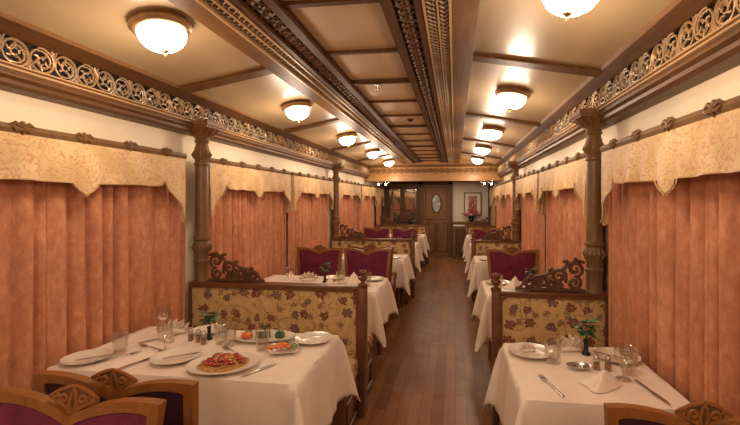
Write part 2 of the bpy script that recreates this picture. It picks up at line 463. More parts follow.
# ribs across the side ceilings
for sg in (-1, 1):
    for y in (0.88, 2.6, 4.32, 6.04, 7.76):
        mb = MB()
        for (w, d) in ((0.07, 0.01), (0.05, 0.02)):
            za, zb = 2.455, 2.318
            a = CX + sg * 0.59; b = CX + sg * 1.36
            mb.add([(a, y - w, za - d), (a, y + w, za - d), (a, y + w, za + 0.01), (a, y - w, za + 0.01), (b, y - w, zb - d), (b, y + w, zb - d), (b, y + w, zb + 0.01), (b, y - w, zb + 0.01)],
                   [(0, 1, 2, 3), (7, 6, 5, 4), (0, 4, 5, 1), (1, 5, 6, 2), (2, 6, 7, 3), (3, 7, 4, 0)])
        trim(mb, M['wood_along'])
# cornice with carved frieze
for sg in (-1, 1):
    X = lambda u: CX + sg * u
    cove = trim(MB().sweep_y([(X(1.345), 2.325), (X(1.345), 2.312), (X(1.41), 2.262), (X(1.545), 2.262), (X(1.545), 2.36)], Y0, YB), M['wood_dark'])
    trim(MB().sweep_y([(X(1.335), 2.335), (X(1.335), 2.318), (X(1.35), 2.305), (X(1.36), 2.31), (X(1.36), 2.335)], Y0, YB), M['wood_mid'], cove, name='cove_bead')
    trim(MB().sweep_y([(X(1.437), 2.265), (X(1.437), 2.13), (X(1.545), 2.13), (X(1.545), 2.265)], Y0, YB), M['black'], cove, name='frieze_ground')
    trim(MB().sweep_y([(X(1.545), 2.14), (X(1.405), 2.14), (X(1.402), 2.122), (X(1.412), 2.117), (X(1.412), 2.108), (X(1.405), 2.102), (X(1.405), 2.09), (X(1.425), 2.078), (X(1.43), 2.062), (X(1.455), 2.05), (X(1.545), 2.05)], Y0, YB), M['cornice'], cove, name='lower_moulding')
    trim(MB().sweep_y([(X(1.41), 2.144), (X(1.396), 2.143), (X(1.396), 2.136), (X(1.41), 2.135)], Y0, YB).sweep_y([(X(1.41), 2.128), (X(1.398), 2.126), (X(1.398), 2.118), (X(1.41), 2.116)], Y0, YB), M['wood_pale'], cove, name='gilt_fillet')
    mb = MB(); y = 0.25; k = 0; P = 0.118
    while y < YB - 0.06:
        s2 = 1 if k % 2 else -1
        fn = lambda u, v, y=y: (X(1.428 - 0.012), y + u, 2.201 + v * s2)
        n = 14 if y < 4 else 9; q = 5 if y < 4 else 4
        put(mb, spiral(0, 0, 0.060, 0.052, -pi / 2 - 0.3, 1.0, n + 2), 0.0052, fn, q)
        put(mb, spiral(0.002, 0.002, 0.050, 0.010, -pi / 2 - 0.5, 1.2, n + 2), 0.0046, fn, q)
        for (a0, r0, da) in ((0.4, 0.048, 0.5), (1.5, 0.046, 0.5), (2.6, 0.044, 0.5), (3.6, 0.04, 0.5), (5.2, 0.05, 0.5)):
            put(mb, [(r0 * cos(a0), r0 * sin(a0)), (r0 * 0.72 * cos(a0 + da * 0.4), r0 * 0.72 * sin(a0 + da * 0.4)), (r0 * 0.42 * cos(a0 + da * 0.3), r0 * 0.42 * sin(a0 + da * 0.3)), (r0 * 0.4 * cos(a0 - 0.5), r0 * 0.4 * sin(a0 - 0.5))], 0.0048, fn, q)
        put(mb, [(P / 2 - 0.012, -0.06), (P / 2 - 0.004, -0.034), (P / 2 + 0.012, -0.016), (P / 2 + 0.004, 0.008)], 0.005, fn, q)
        put(mb, [(P / 2 + 0.012, -0.058), (P / 2 + 0.006, -0.044), (P / 2 - 0.006, -0.038)], 0.005, fn, q)
        put(mb, [(-P / 2 + 0.014, 0.062), (-P / 2 + 0.004, 0.044), (-P / 2 + 0.012, 0.03)], 0.005, fn, q)
        put(mb, [(-P / 2 - 0.012, 0.06), (-P / 2 - 0.002, 0.05), (-P / 2 - 0.01, 0.036)], 0.005, fn, q)
        y += P; k += 1
    trim(mb, M['gilt'], cove, True, 'scrollwork')
# carved bulkhead beam at the far end and the lower ceiling past it
bh = trim(MB().box((CX - WW, YB, 1.97), (CX + WW, YB + 0.12, 2.5)), M['wood_honey'])
trim(MB().sweep_y([(CX - 1.46, 1.97), (CX + 1.46, 1.97), (CX + 1.46, 2.09), (CX - 1.46, 2.09)], YB - 0.04, YB + 0.01)
     .box((CX - 1.46, YB - 0.055, 2.085), (CX + 1.46, YB + 0.01, 2.105)).box((CX - 1.46, YB - 0.05, 1.97), (CX + 1.46, YB + 0.01, 1.99)), M['wood_honey'], bh, name='lower_board')
mb = MB(); x = CX - 1.36; k = 0
while x < CX + 1.37:
    s2 = 1 if k % 2 else -1
    fn = lambda u, v, x=x: (x + u, YB - 0.012, 2.2 + v * s2)
    put(mb, spiral(0, 0, 0.06, 0.008, -pi / 2, 1.8, 12), 0.009, fn, 4)
    put(mb, [(0.05, -0.05), (0.06, 0.0), (0.075, 0.04)], 0.009, fn, 4)
    x += 0.13; k += 1
trim(mb, M['wood_mid'], bh, True, 'scroll_carving')
trim(MB().box((CX - 1.46, YB - 0.03, 2.28), (CX + 1.46, YB + 0.01, 2.33)), M['wood_along'], bh, name='upper_moulding')
struct(MB().box((CX - WW, YB + 0.12, 2.04), (CX + WW, YE + 0.1, 2.12)).build('ceiling_vestibule', M['wood_dark'], smooth=False))
# end wall, door
struct(MB().box((CX - WW, YE, 0), (CX + WW, YE + 0.1, 2.12)).build('wall_end', M['grey_wall'], smooth=False))
pan = trim(MB().box((-2.02, YE - 0.05, 0), (-0.93, YE, 2.04)), M['wood_end'])
dr = MB().box((-0.93, YE - 0.04, 0), (-0.09, YE, 2.0)).build('door_1', M['wood_door'], smooth=False); struct(dr)
mb = MB().box((-0.96, YE - 0.09, 0), (-0.86, YE, 2.04)).box((-0.16, YE - 0.09, 0), (-0.07, YE, 2.04)).box((-0.96, YE - 0.09, 1.97), (-0.07, YE, 2.04))
trim(mb, M['wood_end'], dr, name='door_frame')
mb = MB()
for (x0, x1, z0, z1) in ((-0.82, -0.54, 0.15, 0.9), (-0.48, -0.2, 0.15, 0.9), (-0.8, -0.22, 1.02, 1.9)):
    mb.tube([(x0, YE - 0.042, z0), (x1, YE - 0.042, z0), (x1, YE - 0.042, z1), (x0, YE - 0.042, z1)], 0.014, 6, True)
trim(mb, M['wood_end'], dr, True, 'panel_moulding')
mb = MB(); n = 28
ov = [(-0.505 + 0.125 * cos(2 * pi * i / n), YE - 0.046, 1.46 + 0.25 * sin(2 * pi * i / n)) for i in range(n)]
mb.add(ov, [tuple(range(n))])
trim(mb, M['oval'], dr, name='oval_glass')
trim(MB().tube([(a, YE - 0.05, b) for a, _, b in ov], 0.016, 6, True), M['wood_end'], dr, True, 'oval_glass_rim')
trim(MB().tube([(-0.24, YE - 0.05, 1.0), (-0.24, YE - 0.09, 1.0), (-0.33, YE - 0.09, 1.0)], 0.012, 6), M['bronze'], dr, True, 'door_handle')
trim(MB().box((0.88, YE - 0.06, 0), (0.95, YE, 2.04)), M['wood_end'])
# pilaster strips between the paired windows, skirting
for sg in (-1, 1):
    for y in (4.6, 8.18):
        a, b = CX + sg * 1.49, CX + sg * 1.52
        trim(MB().box((min(a, b), y - 0.03, 0), (max(a, b), y + 0.03, 1.8)), M['wood_along'])
    a, b = CX + sg * 1.5, CX + sg * 1.52
    struct(MB().box((min(a, b), Y0, 0), (max(a, b), YE - 0.06, 0.1)).build('baseboard_left' if sg < 0 else 'baseboard_right', M['wood_along'], smooth=False))

# ================================================================== CEILING LAMPS
def make_lamp(loc, label):
    r = empty('ceiling_lamp', loc); tag(r, label, 'ceiling lamp', 'bowl lamps along the ceiling')
    MB().lathe([(0.0, 0.02), (0.122, 0.02), (0.134, 0.0), (0.136, -0.012), (0.128, -0.022), (0.122, -0.028), (0.108, -0.03), (0.0, -0.015)], n=32).build('canopy_ring', M['bronze'], r)
    MB().lathe([(0.104, -0.026), (0.107, -0.04), (0.101, -0.065), (0.086, -0.09), (0.062, -0.108), (0.033, -0.118), (0.001, -0.121)], n=32).build('glass_bowl', M['bowl'], r)
    MB().lathe([(0.0, -0.114), (0.016, -0.117), (0.018, -0.124), (0.01, -0.129), (0.006, -0.136), (0.008, -0.143), (0.001, -0.148)], n=14).build('bottom_knob', M['bronze'], r)
    return r
ordn = ['first', 'second', 'third', 'fourth', 'fifth', 'sixth']
lz = lambda u: 2.455 - (u - 0.585) * (0.137 / 0.775) - 0.02
lamp0 = None
for sg, sn in ((-1, 'left'), (1, 'right')):
    u = 0.89 if sg < 0 else 0.94
    for i, y in enumerate(LAMP_Y):
        lb = 'lit frosted bowl lamp in bronze ring, %s from the near end of the %s ceiling' % (ordn[i], sn)
        if sg > 0: y = 1.62 + 1.63 * i
        loc = (CX + sg * u, y, lz(u))
        if lamp0 is None: lamp0 = make_lamp(loc, lb); o = lamp0
        else: o = dup(lamp0, loc, None, lb)
        o.rotation_euler = (0, sg * 0.17, 0)
# sprinkler and smoke detector on the centre panels
s = MB().lathe([(0, 0.03), (0.022, 0.03), (0.024, 0.024), (0.01, 0.02), (0.006, 0.0), (0.014, -0.004), (0.014, -0.007), (0.001, -0.009)], n=12).build('sprinkler', M['silver'], loc=(CX - 0.05, 2.9, 2.355))
tag(s, 'small silver sprinkler head on a dark bar of the central ceiling', 'sprinkler')
s = MB().lathe([(0, 0.0), (0.035, 0.0), (0.035, -0.012), (0.024, -0.024), (0.001, -0.026)], n=16).build('smoke_detector', M['black_metal'], loc=(CX + 0.03, 4.35, 2.41))
tag(s, 'small round detector on a tan panel of the central ceiling', 'detector')
# small spotlights under the bulkhead
for x, sn in ((-1.62, 'left'), (0.68, 'right')):
    r = empty('spotlight', (x, YB + 0.25, 2.04)); tag(r, 'small silver spotlight under the far beam, near the %s curtains' % sn, 'spotlight', 'spotlights under the far beam')
    MB().box((-0.14, -0.015, -0.02), (0.14, 0.015, 0)).tube([(-0.08, 0, -0.02), (-0.08, 0, -0.07)], 0.008, 6).tube([(0.08, 0, -0.02), (0.08, 0, -0.07)], 0.008, 6).build('track', M['black_metal'], r)
    for q in (-0.08, 0.08):
        sgx = -1 if sn == 'left' else 1
        mb = MB(); mb.tube([(q - sgx * 0.04, 0, -0.08), (q + sgx * 0.04, 0.0, -0.12)], [0.026, 0.034], 10)
        h = mb.build('lamp_head', M['silver'], r)
        MB().ball((q + sgx * 0.043, 0.0, -0.1215), 0.027, 10, 6).build('lens', M['spot'], h)

# ================================================================== CURTAINS AND VALANCES
WIN = [(1.06, 2.66), (2.95, 4.54), (4.63, 6.23), (6.53, 8.12), (8.22, 9.8), (10.2, 10.85)]
DROP = [(0, .45), (.025, .42), (.05, .36), (.09, .335), (.12, .30), (.16, .255), (.2, .205), (.225, .185), (.245, .195), (.27, .218), (.35, .222), (.45, .218), (.60, .222), (.725, .225), (.735, .245), (.75, .248), (.762, .268), (.775, .27), (.79, .295)]
def drop(d):
    for (a, p), (b, q) in zip(DROP, DROP[1:]):
        if d <= b: return p + (q - p) * (d - a) / (b - a)
    return DROP[-1][1]
ZR = 1.86
def make_valance(sg, y0, y1, label):
    Lh = y1 - y0
    r = empty('window_valance', (CX + sg * 1.4, (y0 + y1) / 2, ZR)); tag(r, label, 'curtain valance', 'brocade valances over the windows')
    h = Lh / 2; k = 0.79 / h
    # carved pole
    mb = MB(); prof = [(-0.012, -0.02), (0.012, -0.02), (0.02, 0.0), (0.012, 0.02), (-0.012, 0.02), (-0.02, 0.0)]
    mb.sweep_y(prof, -h - 0.01, h + 0.01)
    rod = mb.build('pole', M['column_wood'], r)
    for yy in (-0.6, -0.3, 0.0, 0.3, 0.6):
        m2 = MB(); y = yy / k
        m2.tube([(0.023 * cos(a), 0, 0.023 * sin(a)) for a in [2 * pi * i / 10 for i in range(10)]], 0.007, 5, True)
        for q in (-1, 1):
            m2.tube([(-sg * 0.014, q * 0.005, 0.014), (-sg * 0.016, q * 0.03, 0.026), (-sg * 0.016, q * 0.055, 0.016)], [0.009, 0.009, 0.003], 5)
            m2.tube([(-sg * 0.02, q * 0.005, 0.0), (-sg * 0.022, q * 0.03, -0.004), (-sg * 0.022, q * 0.05, 0.008)], [0.007, 0.008, 0.003], 5)
        m2.ball((-sg * 0.014, 0, 0.026), (0.009, 0.013, 0.012), 8, 5)
        m2.build('carved_knot', M['column_wood'], rod, (0, y, 0))
    # front fabric
    rows = []; n = 150
    for i in range(n + 1):
        y = -h + Lh * i / n; d = min(y + h, h - y) * k
        z1 = -drop(d); row = []
        for j in range(7):
            t = j / 6; row.append((-sg * (0.012 + 0.012 * t * sin(y * 38) * t + 0.01 * t), y, -0.015 + (z1 + 0.015) * t))
        rows.append(row)
    mb = MB().grid(rows)
    for e in (-h, h):
        z1 = -drop(0); rr = []
        for i in range(6):
            x = -sg * 0.012 + sg * (0.115 if e < 0 else 0.035) * i / 5
            rr.append([(x, e + 0.006 * sin(i * 2.2), -0.015 + (z1 + 0.015 - 0.02 * sin(pi * i / 5)) * j / 6) for j in range(7)])
        mb.grid(rr)
    f = mb.build('brocade_valance', M['valance'], r)
    edge = [(-sg * (0.03 + 0.012 * sin(y * 38)), y, -drop(min(y + h, h - y) * k)) for y in [-h + Lh * i / n for i in range(n + 1)]]
    MB().tube(edge, 0.004, 4).build('piping', M['wood_pale'], f)
    return r
def make_curtain(sg, y0, y1, seed, label):
    rnd = random.Random(seed)
    ph = [rnd.uniform(0, 6.28) for _ in range(4)]; wl = rnd.uniform(0.125, 0.15)
    x0 = CX + sg * 1.485; yc = (y0 + y1) / 2; rows = []
    n = int((y1 - y0) / 0.0075); nz = 14
    for j in range(nz + 1):
        t = j / nz; z = 1.80 - 1.785 * t; row = []
        for i in range(n + 1):
            y = y0 + (y1 - y0) * i / n
            yw = y + 0.055 * sin(y * 5.3 + ph[2]) + 0.03 * sin(y * 11.7 + ph[1]) + 0.014 * t * sin(y * 15 + ph[3])
            s_ = sin(2 * pi * yw / wl + ph[0])
            am = 0.7 + 0.3 * sin(y * 6.1 + ph[3])
            d = 0.045 * am * (2 * (abs(sin(pi * yw / wl + ph[0])) ** 0.55) - 1.15) * (0.8 + 0.2 * t) + 0.008 * sin(2 * pi * yw / (wl * 2.3) + ph[1] + t * 0.7) + 0.004 * s_
            edge = min(1, (y - y0) / 0.02, (y1 - y) / 0.02)
            row.append((-sg * (d * edge + 0.012 * (1 - edge)), y - yc, z))
        rows.append(row)
    o = MB().grid(rows).build('curtain', M['curtain'], loc=(x0, yc, 0), fix=False, angle=180)
    sm = o.modifiers.new('thick', 'SOLIDIFY'); sm.thickness = 0.004; sm.offset = 0
    return tag(o, label, 'curtain', 'salmon curtains along the walls')
for sg, sn in ((-1, 'left'), (1, 'right')):
    for i, (a, b) in enumerate(WIN):
        make_valance(sg, a, b, 'gold brocade valance on carved pole over the %s %s wall window, counted from near end' % (ordn[i], sn))
        m_ = (a + b) / 2 - (0.12 if i == 0 else 0.02)
        make_curtain(sg, a + 0.035, m_ - 0.0015, 10 * i + sg, 'salmon velvet curtain, nearer half of the %s %s wall window' % (ordn[i], sn))
        make_curtain(sg, m_ + 0.0015, b + (0.12 if i == 0 else 0.06 if i != 2 else 0.02), 10 * i + sg + 5, 'salmon velvet curtain, farther half of the %s %s wall window' % (ordn[i], sn))

# ================================================================== COLUMNS (standing on the settee backs)
ZS = 0.93                       # top of settee rail
def make_column(loc, label):
    r = empty('carved_column', loc); tag(r, label, 'column', 'turned columns on the settee backs')
    H = 2.135 - ZS
    sh = [(0.056, 0), (0.056, 0.012), (0.05, 0.02), (0.05, 0.14), (0.058, 0.15), (0.058, 0.16), (0.048, 0.168), (0.046, 0.2), (0.058, 0.23), (0.064, 0.26), (0.058, 0.295), (0.05, 0.31), (0.062, 0.318), (0.062, 0.334), (0.05, 0.342), (0.047, 0.36)]
    sh += [(0.046, 0.88), (0.056, 0.888), (0.056, 0.9), (0.047, 0.906), (0.05, 0.925), (0.062, 0.95), (0.064, 0.975), (0.052, 1.01), (0.042, 1.05), (0.05, 1.06), (0.054, 1.07), (0.045, 1.078), (0.05, 1.09)]
    MB().lathe([(a, z) for a, z in sh if z < H - 0.1], n=24).build('shaft', M['column_wood'], r)
    m2 = MB()
    for zc, hh in ((0.26, 0.035), (0.965, 0.03)):       # reeded bulbs
        for q in range(14):
            a = 2 * pi * q / 14
            m2.tube([(0.054 * cos(a), 0.054 * sin(a), zc - hh), (0.066 * cos(a), 0.066 * sin(a), zc), (0.054 * cos(a), 0.054 * sin(a), zc + hh)], [0.004, 0.009, 0.004], 5)
    m2.build('reeded_bulb', M['column_wood'], r)
    c = MB().lathe([(0.048, H - 0.115), (0.056, H - 0.105), (0.062, H - 0.09), (0.08, H - 0.07), (0.105, H - 0.052), (0.115, H - 0.04)], n=24)
    for (w, z0, z1) in ((0.115, H - 0.045, H - 0.03), (0.128, H - 0.03, H)):
        c.box((-w, -w, z0), (w, w, z1))
    for q in range(12):
        a = 2 * pi * q / 12
        c.tube([(0.06 * cos(a), 0.06 * sin(a), H - 0.1), (0.095 * cos(a), 0.095 * sin(a), H - 0.066), (0.122 * cos(a), 0.122 * sin(a), H - 0.045)], [0.007, 0.013, 0.008], 5)
    c.build('capital', M['wood'], r)
    return r
col0 = None
for yy, w in zip(SETTEE_Y[:2], ('first', 'second')):
    for sg, sn in ((-1, 'left'), (1, 'right')):
        loc = (CX + sg * 1.42, yy, ZS)
        lb = 'turned wooden column with carved capital on the %s %s settee back' % (w, sn)
        if col0 is None: col0 = make_column(loc, lb)
        else: dup(col0, loc, 0, lb)

# ================================================================== SETTEES (double sided)
def make_settee(name, w, sg, label):
    # local: origin at floor, wall end at x=0, aisle end at x=-sg*w ; back plane at y=0
    r = empty(name); tag(r, label, 'settee', 'floral double settees')
    ax = -sg * w
    xa, xb = min(0, ax), max(0, ax)
    fr = MB().rbox((xa, -0.05, ZS - 0.026), (xb, 0.05, ZS), 0.008, 2).rbox((xa, -0.045, 0.12), (xb, 0.045, 0.2), 0.006, 2)
    e = 0.03; fr.rbox((min(0, -sg * e), -0.045, 0.0), (max(0, -sg * e), 0.045, ZS - 0.03), 0.006, 2)
    # inner rounded corner bead
    ix = ax + sg * 0.03
    for q in (-1, 1):
        pts = [(-sg * 0.03, q * 0.046, ZS - 0.03)] + [(ix + sg * (0.05 - 0.05 * sin(a)), q * 0.046, ZS - 0.03 - 0.05 + 0.05 * cos(a)) for a in [pi / 2 * i / 6 for i in range(7)]] + [(ix, q * 0.046, 0.2)]
        fr.tube(pts, 0.009, 6)
    fr.build('back_frame', M['settee_wood'], r)
    ps = MB().rbox((ax - 0.026, -0.055, 0.0), (ax + 0.026, 0.055, ZS - 0.01), 0.008, 2)
    p = ps.build('end_post', M['settee_wood'], r)
    MB().lathe([(0.03, -0.012), (0.036, 0), (0.036, 0.012), (0.016, 0.02), (0.014, 0.032), (0.028, 0.045), (0.036, 0.055), (0.034, 0.065), (0.018, 0.075), (0.016, 0.083), (0.028, 0.09), (0.028, 0.1), (0.02, 0.112), (0.001, 0.118)], (ax, 0, ZS), 16).build('finial', M['settee_wood'], p)
    for q in (-1, 1):
        # slightly domed upholstered back
        rows = []
        for i in range(13):
            x = -sg * 0.03 + (ix + sg * 0.03) * i / 12 * 1.0
            rr = []
            for j in range(9):
                z = 0.2 + (ZS - 0.035 - 0.2) * j / 8
                bul = 0.016 * (1 - (2 * i / 12 - 1) ** 4) * (1 - (2 * j / 8 - 1) ** 4)
                rr.append((x, q * (0.034 + bul), z))
            rows.append(rr)
        MB().grid(rows).build('back_upholstery', M['floral'], r)
        y0, y1 = sorted((q * 0.055, q * 0.47))
        sa, sb = sorted((-sg * 0.085, ax + sg * 0.012))
        st = MB().rbox((sa, y0, 0.30), (sb, y1, 0.46), 0.05, 4)
        st.build('seat_cushion', M['floral'], r)
        y0, y1 = sorted((q * 0.055, q * 0.43))
        bs = MB().rbox((sa + 0.01, y0, 0.02), (sb - 0.01, y1, 0.30), 0.008, 2)
        xx = ax + sg * 0.017
        bs.tube([(xx, y0 + 0.06, 0.08), (xx, y1 - 0.06, 0.08), (xx, y1 - 0.06, 0.25), (xx, y0 + 0.06, 0.25)], 0.008, 6, True)
        bs.build('seat_base', M['settee_wood'], r)
    # pierced scroll crest stepping down from the column
    mb = MB(); fn = lambda u, v: (-sg * (0.145 + u), 0.0, ZS + v)
    k = 1.0
    sc = lambda pts: [(u * k, v) for u, v in pts]
    put(mb, sc([(0, 0.012), (0.2, 0.012), (0.45, 0.012)]), 0.012, fn, 6)
    for (cu, cv, rr, a0, tn_) in ((0.06, 0.155, 0.055, -pi / 2, -1.5), (0.065, 0.06, 0.048, pi / 2, 1.5), (0.165, 0.10, 0.05, -pi, -1.5), (0.165, 0.035, 0.028, 0, 1.3),
                                  (0.265, 0.07, 0.042, pi / 2, -1.5), (0.355, 0.052, 0.04, pi, -1.5), (0.215, 0.045, 0.03, 0, -1.4), (0.31, 0.03, 0.024, pi, 1.3)):
        put(mb, sc(spiral(cu, cv, rr, 0.006, a0, tn_, 18)), 0.011, fn, 6)
    put(mb, sc([(0.0, 0.2), (0.04, 0.212), (0.1, 0.19), (0.14, 0.15), (0.2, 0.14), (0.25, 0.11), (0.33, 0.095), (0.39, 0.07), (0.41, 0.03), (0.45, 0.014)]), 0.011, fn, 6)
    for (a, b, c_, d) in ((0.1, 0.19, 0.14, 0.205), (0.2, 0.14, 0.235, 0.15), (0.33, 0.095, 0.36, 0.105), (0.12, 0.06, 0.13, 0.15), (0.23, 0.03, 0.225, 0.10), (0.05, 0.2, 0.07, 0.225)):
        put(mb, sc([(a, b), ((a + c_) / 2, (b + d) / 2 + 0.008), (c_, d)]), 0.013, fn, 5)
    mb.build('scroll_crest', M['carved_dark'], r)
    return r
XL, XR = CX - 1.505, CX + 1.505
sw = {-1: -0.66 - XL, 1: XR - 0.28}
for sg, sn in ((-1, 'left'), (1, 'right')):
    o = make_settee('settee', sw[sg], sg, 'floral gold settee with carved scroll crest, nearest of the %s row' % sn)
    o.location = (CX + sg * 1.505, SETTEE_Y[0], 0)
    for k, wd in ((1, 'second'), (2, 'farthest')):
        dup(o, (CX + sg * 1.505, SETTEE_Y[k], 0), 0, 'floral gold settee with scroll crest, %s of the %s row' % (wd, sn))

# ================================================================== CHAIRS
def make_chair(loc, rz, label):
    r = empty('dining_chair', loc, rz); tag(r, label, 'chair', 'plum velvet dining chairs')
    hb, ht, zb = 0.235, 0.285, 0.42
    def wid(z): return hb + (ht - hb) * ((z - zb) / 0.56)
    def top(t): return 0.928 + 0.054 * sin(min(1, t) ** 0.85 * 1.9)
    def back_y(z): return -0.225 - (z - zb) * 0.13
    n = 12
    outer, inner = [], []
    # loops run from bottom right up the side, over the top, down the left; matched sample counts
    fi = 0.032
    for i in range(9):
        z = zb + (top(1) - zb) * i / 8; zi = 0.53 + (top(0.95) - 0.034 - 0.53) * i / 8
        outer.append((wid(z), z)); inner.append((wid(zi) - fi, zi))
    for i in range(1, 2 * n):
        t = 1 - i / n
        z = top(abs(t)); outer.append((wid(z) * t, z))
        zi = top(abs(t) * 0.97) - 0.030; inner.append(((wid(zi) - fi) * t, zi))
    for i in range(9):
        q = 8 - i
        z = zb + (top(1) - zb) * q / 8; zi = 0.53 + (top(0.95) - 0.034 - 0.53) * q / 8
        outer.append((-wid(z), z)); inner.append((-(wid(zi) - fi), zi))
    m = len(outer); vs = []; th = 0.015
    for d in (th, -th):
        for loop in (outer, inner):
            for x, z in loop: vs.append((x, back_y(z) + d, z))
    fs = []
    for i in range(m):
        j = (i + 1) % m
        fs += [(i, j, m + j, m + i), (2 * m + i, 3 * m + i, 3 * m + j, 2 * m + j), (i, 2 * m + i, 2 * m + j, j), (m + i, m + j, 3 * m + j, 3 * m + i)]
    fr = MB().add(vs, fs).build('back_frame', M['chair_wood'], r, angle=30)
    # upholstery fills the inner loop; front bulges, rear is flatter and darker
    def pad(d, bulge, nm, mt):
        cxm, czm = 0.0, 0.72; rows = []
        for s_ in (1.0, 0.93, 0.8, 0.55, 0.25, 0.02):
            b = bulge * (1 - s_ ** 3)
            rows.append([(x * s_, back_y(czm + (z - czm) * s_) + d + b, czm + (z - czm) * s_) for x, z in inner + [inner[0]]])
        MB().grid(rows).build(nm, mt, r, angle=80)
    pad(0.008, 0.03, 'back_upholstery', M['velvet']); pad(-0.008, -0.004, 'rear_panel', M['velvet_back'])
    # pierced crest filling the V
    mb = MB(); fn = lambda u, v: (u, back_y(v + 0.925), 0.925 + v)
    for q in (-1, 1):
        put(mb, [(q * u, v) for u, v in spiral(0.030, 0.044, 0.017, 0.003, -pi / 2, 1.35, 16)], 0.0048, fn, 6)
        put(mb, [(q * u, v) for u, v in spiral(0.060, 0.050, 0.012, 0.002, pi, -1.2, 12)], 0.0044, fn, 6)
        put(mb, [(q * 0.003, 0.0), (q * 0.022, 0.02), (q * 0.045, 0.033), (q * 0.082, 0.046)], 0.005, fn, 6)
        put(mb, [(q * 0.0, 0.082), (q * 0.022, 0.076), (q * 0.045, 0.068), (q * 0.082, 0.05)], 0.005, fn, 6)
        put(mb, [(q * 0.002, 0.006), (q * 0.012, 0.035), (q * 0.006, 0.062), (0.0, 0.078)], 0.005, fn, 6)
        put(mb, [(q * 0.012, 0.012), (q * 0.016, 0.026), (q * 0.026, 0.026)], 0.004, fn, 6)
    cr = mb.build('carved_crest', M['chair_wood'], r)
    half = [(0.0, 0.0), (0.022, 0.02), (0.045, 0.033), (0.08, 0.047), (0.08, 0.05), (0.045, 0.066), (0.022, 0.074), (0.0, 0.08)]
    pts = half + [(-a, b) for a, b in half[-2:0:-1]]; nn_ = len(pts); mb = MB()
    fr_ = [(a, back_y(b + 0.925) + 0.0015, 0.925 + b) for a, b in pts]; bk_ = [(a, y - 0.003, z) for a, y, z in fr_]
    mb.add(fr_ + bk_, [tuple(range(nn_)), tuple(range(nn_, 2 * nn_))[::-1]] + [(i, (i + 1) % nn_, nn_ + (i + 1) % nn_, nn_ + i) for i in range(nn_)])
    mb.build('crest_ground', M['wood_end'], cr, smooth=False)
    # seat
    mb = MB().rbox((-0.245, -0.205, 0.37), (0.245, 0.155, 0.465), 0.04, 4); mb.build('seat_cushion', M['velvet'], r)
    mb = MB().rbox((-0.25, -0.235, 0.32), (0.25, 0.16, 0.385), 0.008, 2); mb.build('seat_rail', M['chair_wood'], r)
    for q in (-1, 1):
        MB().tube([(q * 0.222, 0.13, 0.33), (q * 0.226, 0.138, 0.24), (q * 0.218, 0.132, 0.1), (q * 0.222, 0.138, 0.0)], [0.027, 0.026, 0.016, 0.021], 8).build('leg', M['chair_wood'], r)
        MB().tube([(q * 0.215, back_y(0.6) + 0.0, 0.5), (q * 0.215, -0.222, 0.36), (q * 0.216, -0.235, 0.18), (q * 0.218, -0.275, 0.0)], [0.024, 0.026, 0.021, 0.018], 8).build('leg', M['chair_wood'], r)
        pts = [(q * 0.245, back_y(0.635), 0.635), (q * 0.258, -0.15, 0.638), (q * 0.263, -0.03, 0.626), (q * 0.264, 0.04, 0.614), (q * 0.264, 0.068, 0.596), (q * 0.263, 0.062, 0.565), (q * 0.26, 0.03, 0.52), (q * 0.258, 0.02, 0.44), (q * 0.25, 0.03, 0.36)]
        MB().tube(pts, [0.017, 0.018, 0.02, 0.021, 0.02, 0.017, 0.015, 0.016, 0.019], 8).build('arm', M['chair_wood'], r)
    return r
BT = 0.30   # distance from the chair's origin to its reclined back top
CH = []
def chair(x, ytop, rz, label):
    # ytop: the line of the back's top edge
    y = ytop + BT if rz == 0 else ytop - BT
    if not CH: CH.append(make_chair((x, y, 0), rz, label)); return CH[0]
    o = dup(CH[0], (x, y, 0), rz, label); CH.append(o); return o
chair(-1.085, 1.175, 0, 'plum chair pushed up to the near left table, seen from behind')
chair(-1.10, 1.055, pi, 'plum velvet chair with its carved crest in front, backing the near left table')
o = chair(0.665, 1.185, 0, 'plum chair pushed up to the near right table, only its back showing')
o.scale = (0.88, 0.92, 1)
chair(-1.605, 4.74, pi, 'plum velvet chair beyond the second left table, on its curtain side')
chair(-1.02, 4.74, pi, 'plum velvet chair beyond the second left table, on its aisle side')
chair(-1.02, 4.86, 0, 'chair facing the third left table, its back against another chair')
CH[-1].scale = (1, 0.85, 1)
o = chair(0.655, 4.88, pi, 'plum velvet chair alone beyond the second right table'); o.scale = (1.04, 1, 1)
chair(-1.605, 8.36, pi, 'plum velvet chair beyond the fourth left table, on its curtain side')
chair(-1.02, 8.36, pi, 'plum velvet chair beyond the fourth left table, on its aisle side')
chair(0.62, 8.42, pi, 'plum velvet chair beyond the fourth right table')

